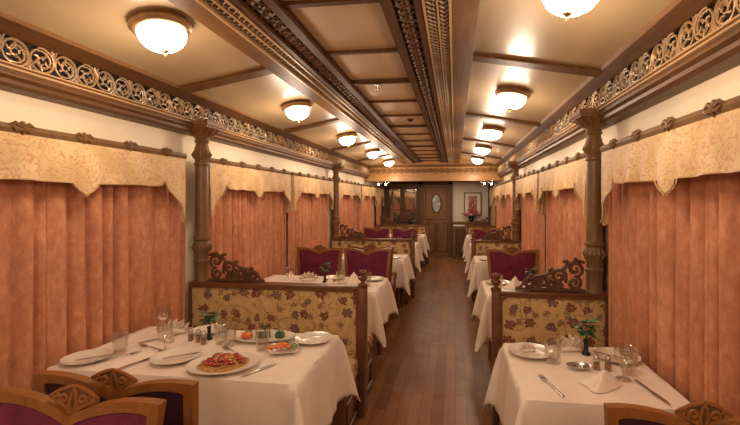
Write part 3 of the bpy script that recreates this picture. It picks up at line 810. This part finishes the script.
# ================================================================== TABLES AND CLOTHS
ZTAB = 0.755
TDIM = {-1: (-1.905, -0.68), 1: (0.27, 0.91)}
TD = 0.325
def make_table(sg, label):
    x0, x1 = TDIM[sg]; hw = (x1 - x0) / 2
    r = empty('dining_table'); tag(r, label, 'table', 'cloth covered dining tables')
    MB().rbox((-hw + 0.004, -TD + 0.004, 0.72), (hw - 0.004, TD - 0.004, 0.75), 0.006, 2).build('table_top', M['settee_wood'], r)
    for a in (-1, 1):
        for b in (-1, 1):
            x, y = a * (hw - 0.07), b * (TD - 0.06)
            MB().lathe([(0.026, 0.72), (0.028, 0.6), (0.02, 0.57), (0.03, 0.5), (0.022, 0.3), (0.017, 0.08), (0.024, 0.05), (0.018, 0.0)], (x, y, 0), 12).build('leg', M['settee_wood'], r)
    return r
def make_cloth(sg, label):
    x0, x1 = TDIM[sg]; hw = (x1 - x0) / 2; d = 0.36; rnd = random.Random(3 + sg)
    ph = [rnd.uniform(0, 6) for _ in range(6)]
    nx, ny = 60, 44; rows = []; st = 0.012
    def samp(h, n):          # denser outside the top
        k = n // 4; a = [-(h + d) + d * i / k for i in range(k)]; b = [-h + 2 * h * i / (n - 2 * k) for i in range(n - 2 * k)]; c_ = [h + d * i / k for i in range(k + 1)]
        return a + b + c_
    xs, ys = samp(hw, nx), samp(TD, ny)
    for y in ys:
        row = []
        for x in xs:
            px, py = max(-hw, min(hw, x)), max(-TD, min(TD, y)); ex, ey = x - px, y - py
            e = sqrt(ex * ex + ey * ey)
            if e < 1e-9:
                row.append((x, y, ZTAB + 0.0012 * sin(9 * x + ph[0]) * sin(11 * y + ph[1]))); continue
            ux, uy = ex / e, ey / e
            ang = abs(ux * uy) * 2                     # 1 on the corner diagonal
            t = e / d
            hang = min(e, d * 1.28) if ang > 0.05 else e
            s_ = (py if abs(ux) > abs(uy) else px)
            wave = 0.012 * t * sin(19 * s_ + ph[2]) + 0.007 * t * sin(41 * s_ + ph[3])
            out = 0.006 + 0.028 * t ** 0.8 + wave * (1 - ang) + ang * 0.085 * t ** 0.8
            if ux * sg > 0.2 and ang < 0.3: out = 0.008 + 0.006 * t
            elif ux * sg > 0.2: out = min(out, 0.03) ; 
            dz = sqrt(max(0, hang * hang - (out * 0.8) ** 2))
            if ang > 0.3: dz *= 0.96
            if e < st: dz = min(dz, e * 0.8)
            row.append((px + ux * out, py + uy * out, ZTAB - dz))
        rows.append(row)
    o = MB().grid(rows).build('tablecloth', M['cloth'], angle=70)
    sm = o.modifiers.new('thick', 'SOLIDIFY'); sm.thickness = 0.002; sm.offset = 1
    return tag(o, label, 'tablecloth', 'white cloths on the dining tables')
TABY = [2.01, 3.79, 5.64, 7.37, 9.17]
TW = ['nearest', 'second', 'third', 'fourth', 'farthest']
for sg, sn in ((-1, 'left'), (1, 'right')):
    xc = sum(TDIM[sg]) / 2; t0 = c0 = None
    for k, y in enumerate(TABY):
        yy = y
        lt = 'wooden dining table under a white cloth, %s of the %s row' % (TW[k], sn)
        lc = 'white cloth with draped corners on the %s %s table' % (TW[k], sn)
        if t0 is None:
            t0 = make_table(sg, lt); t0.location = (xc, yy, 0); c0 = make_cloth(sg, lc); c0.location = (xc, yy, 0)
        else:
            for o in (dup(t0, (xc, yy, 0), 0, lt), dup(c0, (xc, yy, 0), 0, lc)):
                if k == 2: o.scale = (1, 0.9, 1)

# ================================================================== TABLEWARE
ZC = ZTAB + 0.0045
PROTO = {}
def place(key, maker, x, y, label, rz=0.0, scale=None, z=ZC):
    if key not in PROTO:
        o = maker(); PROTO[key] = o
        o.location = (x, y, z); o.rotation_euler = (0, 0, rz); o['label'] = label
    else:
        o = dup(PROTO[key], (x, y, z), rz, label)
    o.scale = (scale or 1,) * 3
    return o
def plate_mb(rad, sx=1, sy=1, n=36, sq=False):
    pr = [(0.0, 0.004), (0.58, 0.004), (0.64, 0.007), (0.7, 0.011), (0.98, 0.019), (1.0, 0.0195), (1.0, 0.0165), (0.7, 0.006), (0.6, 0.0), (0.0, 0.0)]
    mb = MB(); k = len(pr); vs = []; fs = []
    for r_, z in pr:
        for j in range(n):
            a = 2 * pi * j / n; q = 1.0
            if sq: q = min(1.25, 1 / max(abs(cos(a)), abs(sin(a)))) * 0.9
            vs.append((rad * r_ * cos(a) * q * sx, rad * r_ * sin(a) * q * sy, z))
    for i in range(k - 1):
        for j in range(n): fs.append((i * n + j, i * n + (j + 1) % n, (i + 1) * n + (j + 1) % n, (i + 1) * n + j))
    return mb.add(vs, fs)
def mk_plate(): return tag(plate_mb(0.105).build('side_plate', M['ceramic'], angle=60), None, 'plate', 'white side plates')
def knife_mb():
    mb = MB(); mb.tube([(-0.11, 0, 0.004), (-0.06, 0, 0.005), (-0.01, 0, 0.004)], [0.005, 0.007, 0.005], 6, flat=0.5, normal=(0, 0, 1))
    mb.tube([(-0.012, 0, 0.004), (0.02, 0.001, 0.003), (0.08, 0.002, 0.003), (0.11, 0.0, 0.003)], [0.006, 0.01, 0.009, 0.002], 6, flat=0.18, normal=(0, 0, 1))
    return mb
def mk_knife(): return tag(knife_mb().build('table_knife', M['steel']), None, 'knife', 'steel table knives')
def mk_fork():
    mb = MB(); mb.tube([(-0.1, 0, 0.003), (-0.06, 0, 0.005), (0.02, 0, 0.007), (0.045, 0, 0.005)], [0.006, 0.005, 0.003, 0.005], 6, flat=0.45, normal=(0, 0, 1))
    mb.tube([(0.045, 0, 0.005), (0.055, 0, 0.004), (0.065, 0, 0.004)], [0.006, 0.012, 0.011], 6, flat=0.2, normal=(0, 0, 1))
    for q in (-1.5, -0.5, 0.5, 1.5): mb.tube([(0.062, q * 0.006, 0.004), (0.085, q * 0.006, 0.004), (0.105, q * 0.0055, 0.008)], [0.0022, 0.002, 0.001], 5)
    return tag(mb.build('table_fork', M['steel']), None, 'fork', 'steel table forks')
def mk_tumbler():
    pr = [(0.001, 0.008), (0.026, 0.008), (0.029, 0.02), (0.0345, 0.108), (0.0365, 0.109), (0.0375, 0.107), (0.0325, 0.02), (0.029, 0.0), (0.001, 0.0)]
    return tag(MB().lathe(pr, n=24).build('glass_tumbler', M['glass']), None, 'glass', 'clear tumblers on the tables')
def mk_goblet():
    r = empty('wine_goblet'); tag(r, None, 'glass', 'clear stemmed goblets')
    MB().lathe([(0.001, 0.068), (0.02, 0.074), (0.034, 0.095), (0.037, 0.12), (0.034, 0.15), (0.0355, 0.151), (0.0385, 0.12), (0.0355, 0.094), (0.021, 0.071), (0.001, 0.064)], n=24).build('bowl', M['glass'], r)
    MB().lathe([(0.001, 0.066), (0.006, 0.064), (0.004, 0.05), (0.004, 0.02), (0.008, 0.008), (0.032, 0.003), (0.033, 0.0), (0.001, 0.0)], n=24).build('stem', M['glass'], r)
    return r
def mk_napkin():   # folded, standing fan of linen
    mb = MB(); rows = []
    for i in range(15):
        a = pi * i / 14; rad = 0.075 + (0.012 if i % 2 else -0.004)
        top = (cos(a) * rad * 1.05, 0.02 * (1 if i % 2 else -1), sin(a) * rad * 0.85 + 0.008)
        mid = (cos(a) * rad * 0.6, 0.016 * (1 if i % 2 else -1), sin(a) * rad * 0.5 + 0.006)
        rows.append([(cos(a) * 0.02, 0.004 * (1 if i % 2 else -1), 0.004), mid, top])
    mb.grid(rows)
    mb.rbox((-0.06, -0.028, 0.0), (0.06, 0.028, 0.022), 0.009, 2)
    return tag(mb.build('fan_napkin', M['linen']), None, 'napkin', 'folded fan napkins')
def mk_napkin2():  # peaked fold
    mb = MB(); ap = (0.0, 0.0, 0.085)
    ring = []
    for i in range(20):
        a = 2 * pi * i / 20; q = 0.075 * (1 + 0.22 * cos(3 * a)) * (1 + 0.08 * sin(5 * a)); ring.append((q * cos(a), q * 0.75 * sin(a)))
    rows = []
    for t in (1.0, 0.85, 0.6, 0.35, 0.15, 0.02):
        rows.append([(x * t + 0.02 * (1 - t), y * t, 0.0 + 0.085 * (1 - t) ** 1.2 + 0.004 * sin(7 * i) * t * (1 - t) * 4) for i, (x, y) in enumerate(ring + [ring[0]])])
    mb.grid(rows)
    return tag(mb.build('peaked_napkin', M['linen'], angle=25), None, 'napkin', 'folded peaked napkins')
def mk_cruet():
    r = empty('condiment_shaker'); tag(r, None, 'shaker', 'glass condiment shakers')
    MB().lathe([(0.001, 0), (0.017, 0), (0.018, 0.006), (0.016, 0.04), (0.011, 0.05), (0.001, 0.05)], n=14).build('jar', M['glass'], r)
    MB().lathe([(0.001, 0.003), (0.0145, 0.003), (0.0135, 0.03), (0.001, 0.03)], n=12).build('filling', M['spice'], r)
    MB().lathe([(0.0125, 0.048), (0.0125, 0.058), (0.007, 0.066), (0.001, 0.067)], n=14).build('cap', M['silver'], r)
    return r
def mk_vase():
    r = empty('bud_vase'); tag(r, None, 'vase', 'bud vases with leafy stems')
    MB().lathe([(0.001, 0), (0.022, 0), (0.023, 0.006), (0.012, 0.02), (0.011, 0.06), (0.015, 0.082), (0.012, 0.082), (0.008, 0.06), (0.009, 0.02), (0.001, 0.012)], n=16).build('vase', M['black_metal'], r)
    MB().tube([(0, 0, 0.02), (0.004, 0.002, 0.1), (-0.004, 0.004, 0.17)], [0.003, 0.003, 0.002], 6).tube([(0.003, 0.002, 0.09), (0.03, -0.01, 0.12)], 0.002, 5).tube([(0.002, 0.002, 0.1), (-0.03, 0.012, 0.125)], 0.002, 5).build('stem', M['stem'], r)
    mb = MB(); rr = random.Random(4)
    for i in range(30):
        a = i * 2.4; h = 0.10 + 0.08 * rr.random(); l = rr.uniform(0.03, 0.065)
        mb.leaf((0.012 * cos(a), 0.012 * sin(a), h), (0.012 * cos(a) + l * cos(a), 0.012 * sin(a) + l * sin(a), h + rr.uniform(-0.02, 0.025)), 0.034, (0, 0, 1), 0.006)
    mb.build('leaves', M['leaf'], r)
    return r
LN, RN = 'nearest left table', 'nearest right table'
# nearest left table
place('plate', mk_plate, -1.80, 1.79, 'white side plate at the curtain-side front corner of the %s' % LN)
place('plate', mk_plate, -1.37, 1.86, 'white side plate with knife across it, mid front of the %s' % LN, 0.2, 1.08)
place('plate', mk_plate, -0.785, 2.215, 'white side plate at the aisle corner of the %s beside the floral settee' % LN, 0.4)
place('plate', mk_plate, -1.465, 2.275, 'white side plate behind the leafy vase on the %s' % LN, 0.4, 0.9)
place('knife', mk_knife, -1.74, 1.785, 'butter knife resting across the curtain-side plate of the %s' % LN, radians(40), 0.75, ZC + 0.017)
place('knife', mk_knife, -1.34, 1.865, 'butter knife resting on the mid-front plate of the %s' % LN, radians(40), 0.75, ZC + 0.017)
place('knife', mk_knife, -0.895, 1.80, 'table knife beside the spaghetti plate on the %s' % LN, radians(62), 0.9)
place('knife', mk_knife, -1.52, 1.80, 'table knife left of the mid-front plate on the %s' % LN, radians(72))
place('knife', mk_knife, -1.66, 2.12, 'table knife lying near the curtains on the %s' % LN, radians(55))
place('fork', mk_fork, -1.60, 1.98, 'fork lying crosswise between the glasses on the %s' % LN, radians(160))
place('fork', mk_fork, -1.67, 1.84, 'fork beside the curtain-side plate of the %s' % LN, radians(60))
place('fork', mk_fork, -1.14, 1.99, 'fork lying left of the oval platter on the %s' % LN, radians(150))
place('tumbler', mk_tumbler, -1.715, 1.90, 'clear tumbler nearest the curtains on the %s' % LN)
place('tumbler', mk_tumbler, -1.215, 2.08, 'clear tumbler between the leafy vase and oval platter on the %s' % LN)
place('tumbler', mk_tumbler, -1.275, 2.10, 'clear tumbler just behind another beside the vase on the %s' % LN)
place('tumbler', mk_tumbler, -1.005, 2.04, 'clear tumbler in front of the oval platter on the %s' % LN)
place('goblet', mk_goblet, -1.50, 1.95, 'clear stemmed goblet at the centre of the %s' % LN)
place('goblet', mk_goblet, -1.74, 2.25, 'clear stemmed goblet by the far curtain corner of the %s' % LN)
place('napkin', mk_napkin, -1.645, 2.235, 'white fan-folded napkin at the settee side of the %s' % LN, 0.3)
place('napkin', mk_napkin, -1.60, 2.10, 'white fan-folded napkin left of the leafy vase on the %s' % LN, -0.4, 0.7)
for i, (dx, dy, w) in enumerate(((-0.02, 0.02, 'leftmost'), (0.035, 0.01, 'middle'), (0.085, -0.02, 'rightmost'))):
    place('cruet', mk_cruet, -1.455 + dx, 2.105 + dy, 'small glass spice shaker, %s of three on the %s' % (w, LN))
place('vase', mk_vase, -1.385, 2.16, 'slim dark vase with green leafy stem on the %s' % LN, 0, 0.85)
# food
def food_plate(name, label, x, y, rad, sx, sy, rz, cat='plate of food', sq=False):
    r = empty(name, (x, y, ZC), rz); tag(r, label, cat)
    plate_mb(rad, sx, sy, 40, sq).build('plate', M['ceramic'], r, angle=60)
    return r
r = food_plate('spaghetti_plate', 'white oval plate of spaghetti with red tomato sauce on the %s' % LN, -1.09, 1.815, 0.15, 1.08, 0.92, 0.25)
mb = MB(); rr = random.Random(5)
for i in range(46):
    a0 = rr.uniform(0, 6.28); q = rr.uniform(0.2, 1.0) ; pts = []
    tl = rr.uniform(0.8, 2.2)
    for j in range(9):
        a = a0 + tl * j / 8; w = q * (0.9 + 0.12 * sin(3 * a + i))
        pts.append((0.115 * w * cos(a), 0.097 * w * sin(a), 0.013 + 0.028 * (1 - q * q) + 0.004 * sin(j * 1.7 + i)))
    mb.tube(pts, 0.0028, 5)
mb.lathe([(0.001, 0.032), (0.4, 0.03), (0.7, 0.022), (0.9, 0.012), (0.95, 0.0075), (0.001, 0.0075)], (0, 0, 0), 24, 0.113, 0.097)
mb.build('spaghetti', M['pasta'], r)
mb = MB()
for i in range(44):
    a = rr.uniform(0, 6.28); q = 0.078 * sqrt(rr.random())
    mb.ball((q * cos(a) * 1.15, q * sin(a), 0.039 - 2.4 * q * q + rr.uniform(0, 0.005)), (rr.uniform(0.01, 0.022), rr.uniform(0.008, 0.016), rr.uniform(0.005, 0.009)), 8, 5)
mb.build('tomato_sauce', M['sauce'], r)
mb = MB()
for i in range(5):
    a = rr.uniform(0, 6.28); q = 0.055 * rr.random(); mb.ball((q * cos(a), q * sin(a), 0.042), (0.011, 0.007, 0.005), 7, 4)
mb.build('carrot_pieces', M['carrot'], r)
mb = MB()
for i in range(7):
    a = i * 0.9; mb.leaf((-0.045, 0.07, 0.03), (-0.045 + 0.022 * cos(a), 0.07 + 0.02 * sin(a), 0.036), 0.012)
mb.build('herb_sprig', M['nori'], r)
r = food_plate('oval_platter', 'white oval platter with dark rolls and an orange garnish on the %s' % LN, -1.08, 2.205, 0.17, 1.08, 0.62, 0.12)
for k_, (dx, dy) in enumerate(((-0.028, 0.0), (-0.004, 0.006), (0.02, 0.012))):
    o = MB().lathe([(0.001, 0.0), (0.015, 0.0), (0.0165, 0.004), (0.0165, 0.034), (0.014, 0.038), (0.001, 0.038)], (dx, dy, 0.006), 14).build('dark_roll', M['nori'], r)
    MB().lathe([(0.001, 0.0), (0.011, 0.0), (0.009, 0.004), (0.001, 0.005)], (dx, dy, 0.0435), 12).build('roll_filling', M['linen'], o)
mb = MB()
for i in range(16):
    a = 2 * pi * i / 16; mb.leaf((-0.09, -0.01, 0.014), (-0.09 + 0.042 * cos(a), -0.01 + 0.032 * sin(a), 0.018 + 0.018 * (i % 2)), 0.022, (0, 0, 1), 0.004)
mb.ball((-0.09, -0.01, 0.024), (0.034, 0.028, 0.017), 12, 7); mb.build('carrot_garnish', M['carrot'], r)
mb = MB()
for i in range(8):
    a = i * 0.8; mb.leaf((-0.085, 0.0, 0.03), (-0.085 + 0.025 * cos(a), 0.0 + 0.02 * sin(a), 0.043), 0.014)
mb.build('herb_leaves', M['herb'], r)
mb = MB().rbox((0.065, -0.01, 0.006), (0.115, 0.035, 0.034), 0.01, 3)
for i in range(12):
    a = i * 0.52; mb.leaf((0.09, 0.012, 0.03), (0.09 + 0.03 * cos(a), 0.012 + 0.026 * sin(a), 0.044 - 0.01 * (i % 2)), 0.014)
mb.build('spinach_square', M['leaf'], r)
mb = MB()
for i in range(12):
    a = i * 0.55; mb.leaf((0.0, 0.015, 0.04), (0.0 + 0.04 * cos(a), 0.015 + 0.016 * sin(a), 0.062 + 0.012 * (i % 3)), 0.012, (0, 0.6, 1))
mb.build('herb_crown', M['nori'], r)
r = food_plate('salad_dish', 'small square white dish of carrot and leaf salad on the %s' % LN, -0.885, 2.04, 0.083, 1, 1, 0.35, 'dish of salad', True)
mb = MB(); mg = MB()
for i in range(34):
    a = rr.uniform(0, 6.28); q = 0.05 * sqrt(rr.random()); p = (q * cos(a) - 0.012, q * sin(a) * 0.9, 0.014 + 0.02 * (1 - q / 0.05) + rr.uniform(0, 0.008))
    b = rr.uniform(0, 6.28)
    mb.tube([p, (p[0] + 0.014 * cos(b), p[1] + 0.014 * sin(b), p[2] + 0.004), (p[0] + 0.026 * cos(b + 0.4), p[1] + 0.026 * sin(b + 0.4), p[2])], [0.004, 0.006, 0.003], 5)
for i in range(30):
    a = rr.uniform(-0.6, 2.2); q = 0.058 * sqrt(rr.random()); p = (q * cos(a) + 0.008, q * sin(a) + 0.004, 0.015 + rr.uniform(0, 0.018)); b = rr.uniform(0, 6.28)
    mg.leaf(p, (p[0] + 0.024 * cos(b), p[1] + 0.024 * sin(b), p[2] + rr.uniform(-0.002, 0.014)), 0.013, (0, 0, 1), 0.004)
mb.build('carrot_shreds', M['carrot'], r); mg.build('salad_leaves', M['herb'], r)
# nearest right table
place('plate', mk_plate, 0.385, 2.185, 'white side plate at the aisle corner of the %s beside the settee' % RN, 0, 1.05)
place('plate', mk_plate, 0.80, 2.18, 'white side plate near the curtains on the %s' % RN, 0, 1.0)
place('napkin', mk_napkin, 0.375, 2.205, 'small fan napkin lying on the aisle corner plate of the %s' % RN, 0.3, 0.55, ZC + 0.006)
place('knife', mk_knife, 0.77, 2.16, 'butter knife on the curtain-side plate of the %s' % RN, radians(-30), 0.8, ZC + 0.017)
place('tumbler', mk_tumbler, 0.472, 2.085, 'clear tumbler beside the aisle corner plate on the %s' % RN, 0, 1.1)
place('tumbler', mk_tumbler, 0.785, 2.0, 'clear tumbler near the curtains on the %s' % RN, 0, 1.05)
place('goblet', mk_goblet, 0.735, 1.93, 'clear stemmed goblet towards the curtains on the %s' % RN)
place('napkin', mk_napkin, 0.60, 2.265, 'white fan-folded napkin left of the leafy vase on the %s' % RN, 0.2)
o = place('napkin2', mk_napkin2, 0.615, 1.86, 'white peaked napkin in front of the silver dish on the %s' % RN, 0.3, 1.1)
o.scale = (1.15, 1.15, 0.75)
place('vase', mk_vase, 0.665, 2.215, 'slim dark vase with green leafy stem on the %s' % RN, 0.5, 0.95)
place('fork', mk_fork, 0.405, 1.815, 'fork lying alone at the front of the %s' % RN, radians(105))
place('knife', mk_knife, 0.80, 1.815, 'table knife at the front curtain side of the %s' % RN, radians(-80), 1.0)
for i, (dx, dy, w) in enumerate(((0.0, 0.0, 'left'), (0.05, -0.005, 'right'))):
    place('cruet', mk_cruet, 0.655 + dx, 2.03 + dy, 'small glass spice shaker, %s of a pair on the %s' % (w, RN))
r = empty('silver_dish', (0.575, 2.02, ZC)); tag(r, 'small silver oval dish at the centre of the %s' % RN, 'dish')
plate_mb(0.045, 1.25, 0.8, 24).build('dish', M['silver'], r)
MB().ball((0.015, 0, 0.012), (0.018, 0.014, 0.008), 10, 6).tube([(-0.05, 0.02, 0.016), (0.0, 0.0, 0.018), (0.03, -0.01, 0.016)], [0.003, 0.003, 0.006], 6).build('spoon', M['steel'], r)
# second tables, seen over the settee backs
L2, R2_ = 'second left table', 'second right table'
for (x, y, w) in ((-0.80, 3.98, 'aisle corner of'), (-1.20, 3.98, 'far middle of')):
    place('plate', mk_plate, x, y, 'white side plate at the %s the %s' % (w, L2), 0, 1.05)
place('napkin2', mk_napkin2, -0.98, 3.82, 'white peaked napkin, nearest the aisle on the %s' % L2, 0.5, 1.2)
place('napkin2', mk_napkin2, -1.15, 3.68, 'white peaked napkin behind the settee middle on the %s' % L2, 1.5, 1.0)
place('napkin', mk_napkin, -1.42, 3.86, 'white fan napkin left of the leafy vase on the %s' % L2, 0.2, 1.1)
place('napkin2', mk_napkin2, -1.62, 3.9, 'white peaked napkin nearest the curtains on the %s' % L2, 2.2, 1.0)
place('vase', mk_vase, -1.235, 3.80, 'slim dark vase with green leafy stem on the %s' % L2, 1.0, 1.0)
place('tumbler', mk_tumbler, -1.06, 3.72, 'clear tumbler right of the leafy vase on the %s' % L2, 0, 1.15)
place('tumbler', mk_tumbler, -0.80, 3.68, 'clear tumbler behind the settee finial on the %s' % L2, 0, 1.15)
place('goblet', mk_goblet, -1.55, 3.7, 'clear stemmed goblet near the curtains on the %s' % L2)
place('plate', mk_plate, 0.40, 3.97, 'white side plate at the aisle corner of the %s' % R2_, 0, 1.05)
place('napkin2', mk_napkin2, 0.52, 3.81, 'white peaked napkin on the %s' % R2_, 0.6, 1.25)
place('vase', mk_vase, 0.67, 3.74, 'slim dark vase with green leafy stem on the %s' % R2_, 0.2, 1.05)
place('tumbler', mk_tumbler, 0.375, 3.70, 'clear tumbler near the aisle on the %s' % R2_, 0, 1.2)
# farther tables
for k in (2, 3, 4):
    w = TW[k]
    place('plate', mk_plate, -0.83, TABY[k] - 0.14, 'white side plate on the %s left table, aisle side' % w)
    place('napkin2', mk_napkin2, -1.12, TABY[k] + 0.09, 'white peaked napkin on the %s left table' % w, 0.4, 1.1)
    place('tumbler', mk_tumbler, -0.98, TABY[k] - 0.05, 'clear tumbler on the %s left table' % w)
    place('plate', mk_plate, 0.41, TABY[k] - 0.14, 'white side plate on the %s right table, aisle side' % w)
    place('napkin2', mk_napkin2, 0.58, TABY[k] + 0.09, 'white peaked napkin on the %s right table' % w, 0.4, 1.1)
    place('tumbler', mk_tumbler, 0.47, TABY[k] - 0.02, 'clear tumbler on the %s right table' % w)

# ================================================================== FAR END FURNISHINGS
r = empty('glazed_cabinet', (-1.475, YE - 0.05, 0)); tag(r, 'dark wooden cabinet with two tall glazed doors left of the end door', 'cabinet')
MB().box((-0.5, -0.26, 0), (0.5, -0.005, 0.86)).box((-0.52, -0.28, 0.86), (0.52, -0.005, 0.9)).box((-0.5, -0.06, 0.9), (0.5, -0.005, 1.96)).box((-0.52, -0.09, 1.93), (0.52, -0.005, 1.99)).build('carcass', M['wood_end'], r, smooth=False)
for x0, x1 in ((-0.36, 0.02), (0.08, 0.46)):
    mb = MB()
    for (a, b, c_, d) in ((x0, x0 + 0.035, 0.93, 1.9), (x1 - 0.035, x1, 0.93, 1.9), (x0, x1, 0.93, 0.965), (x0, x1, 1.84, 1.9), (x0, x1, 1.27, 1.29)):
        mb.box((a, -0.085, c_), (b, -0.062, d))
    d_ = mb.build('cabinet_door', M['wood_end'], r, smooth=False)
    MB().box((x0 + 0.03, -0.072, 0.95), (x1 - 0.03, -0.066, 1.86)).build('glass_pane', M['pane'], d_, smooth=False)
for x, w in ((-1.62, 'left'), (-1.2, 'right')):
    o = MB().lathe([(0.001, 0), (0.06, 0), (0.075, 0.03), (0.07, 0.06), (0.03, 0.09), (0.02, 0.11), (0.03, 0.13), (0.001, 0.13)], n=16).build('dark_jar', M['black_metal'], loc=(x, YE - 0.228, 0.902))
    tag(o, 'small dark jar on the %s part of the glazed cabinet ledge' % w, 'jar', 'jars on the cabinet ledge')
r = empty('console_cabinet', (0.4, YE, 0)); tag(r, 'low wooden console with pale top against the end wall, right of the door', 'cabinet')
MB().box((-0.44, -0.34, 0.02), (0.44, -0.005, 0.86)).build('carcass', M['wood_door'], r, smooth=False)
MB().rbox((-0.47, -0.37, 0.93), (0.47, -0.005, 0.97), 0.008, 2).box((-0.44, -0.34, 0.86), (0.44, -0.01, 0.93)).build('top', M['wood'], r)
MB().rbox((-0.445, -0.352, 0.855), (-0.14, -0.34, 0.895), 0.004, 2).build('pale_band', M['ceramic'], r)
for x0 in (-0.4, 0.02):
    d_ = MB().box((x0, -0.355, 0.08), (x0 + 0.38, -0.34, 0.8)).tube([(x0 + 0.05, -0.356, 0.14), (x0 + 0.33, -0.356, 0.14), (x0 + 0.33, -0.356, 0.74), (x0 + 0.05, -0.356, 0.74)], 0.01, 6, True).build('door', M['wood_end'], r)
    MB().ball((x0 + (0.35 if x0 < 0 else 0.03), -0.365, 0.48), 0.013, 8, 6).build('knob', M['bronze'], d_)
r = empty('framed_picture', (0.475, YE - 0.012, 1.455)); tag(r, 'red patterned picture in a wooden frame on the pale end wall', 'picture')
hw, hh = 0.235, 0.30
mb = MB()
for (a, b, c_, d) in ((-hw, hw, hh - 0.03, hh), (-hw, hw, -hh, -hh + 0.03), (-hw, -hw + 0.03, -hh, hh), (hw - 0.03, hw, -hh, hh)):
    mb.rbox((a, -0.025, c_), (b, 0.01, d), 0.005, 2)
mb.build('frame', M['wood_mid'], r)
MB().box((-hw + 0.02, -0.008, -hh + 0.02), (hw - 0.02, 0.005, hh - 0.02)).build('mount', M['linen'], r, smooth=False)
MB().box((-0.115, -0.012, -0.2), (0.115, -0.007, 0.2)).build('print', M['art'], r, smooth=False)
r = empty('flower_arrangement', (0.43, YE - 0.19, 0.972)); tag(r, 'red and pink flowers in a low vase on the end console', 'flowers')
MB().lathe([(0.001, 0), (0.05, 0), (0.075, 0.05), (0.06, 0.1), (0.07, 0.115), (0.05, 0.11), (0.001, 0.08)], n=16).build('vase', M['black_metal'], r)
mb = MB(); m2 = MB(); m3 = MB(); rr = random.Random(9)
for i in range(46):
    a = i * 2.4; q = rr.uniform(0.08, 0.27); h = 0.08 + rr.uniform(0.0, 0.16) * (1 - q * 1.5)
    mb.leaf((0.03 * cos(a), 0.03 * sin(a), 0.1), (q * cos(a), q * 0.6 * sin(a), h + 0.02), 0.05, (0, 0, 1), 0.02)
for i in range(30):
    a = i * 2.4 + 1; q = rr.uniform(0.02, 0.25); h = 0.17 + rr.uniform(0.0, 0.15) * (1 - q * 2.2)
    c_ = (q * cos(a), q * 0.55 * sin(a), h); t_ = m2 if i % 3 else m3
    for j in range(6):
        b = j * pi / 3; t_.leaf(c_, (c_[0] + 0.045 * cos(b), c_[1] + 0.03 * sin(b), c_[2] + 0.035 * sin(b) + 0.01), 0.036, (0, -1, 0.4), 0.006)
    t_.ball(c_, 0.022, 8, 5)
mb.build('leaves', M['leaf'], r); m2.build('red_blooms', M['petal'], r); m3.build('pink_blooms', M['petal_pink'], r)

# ================================================================== LIGHT, WORLD, CAMERA
wld = bpy.data.worlds.new('warm_interior'); scene.world = wld; wld.use_nodes = True
bg = wld.node_tree.nodes['Background']; bg.inputs[0].default_value = (1.0, 0.82, 0.65, 1); bg.inputs[1].default_value = 0.32
def area(name, loc, rot, sx, sy, power, col):
    l = bpy.data.lights.new(name, 'AREA'); l.shape = 'RECTANGLE'; l.size = sx; l.size_y = sy; l.energy = power; l.color = col
    o = bpy.data.objects.new(name, l); COL.objects.link(o); o.location = loc; o.rotation_euler = rot; return o
area('vestibule_fill', (CX, 10.1, 2.03), (0, 0, 0), 1.6, 0.9, 16, (1.0, 0.8, 0.6))  # added fill to brighten the far end, no fixture there
for sg in (-1, 1):
    for i, y in enumerate([-1.62, 0.08] + LAMP_Y):  # rows behind the camera are added fill without fixtures
        l = bpy.data.lights.new('lamp_and_fill', 'POINT'); l.energy = 17 if i < 2 else 10 if i == 2 else 12; l.color = (1.0, 0.78, 0.57); l.shadow_soft_size = 0.1
        o = bpy.data.objects.new('lamp_and_fill', l); COL.objects.link(o); o.location = (CX + sg * 0.9, y, 2.02)
cam = bpy.data.cameras.new('camera'); cam.sensor_width = 36; cam.lens = 410 / 740 * 36
cam.shift_x = -(396.6 - 370) / 740; cam.shift_y = -(212.5 - 200) / 740; cam.clip_start = 0.05
co = bpy.data.objects.new('camera', cam); COL.objects.link(co); co.location = (0, 0, 1.55); co.rotation_euler = (radians(90), 0, radians(8.1))
scene.camera = co
scene.view_settings.view_transform = 'Standard'
scene.view_settings.look = 'None'
scene.view_settings.exposure = 0.08
scene.cycles.use_denoising = True
scene.cycles.max_bounces = 8
scene.cycles.sample_clamp_indirect = 4.0
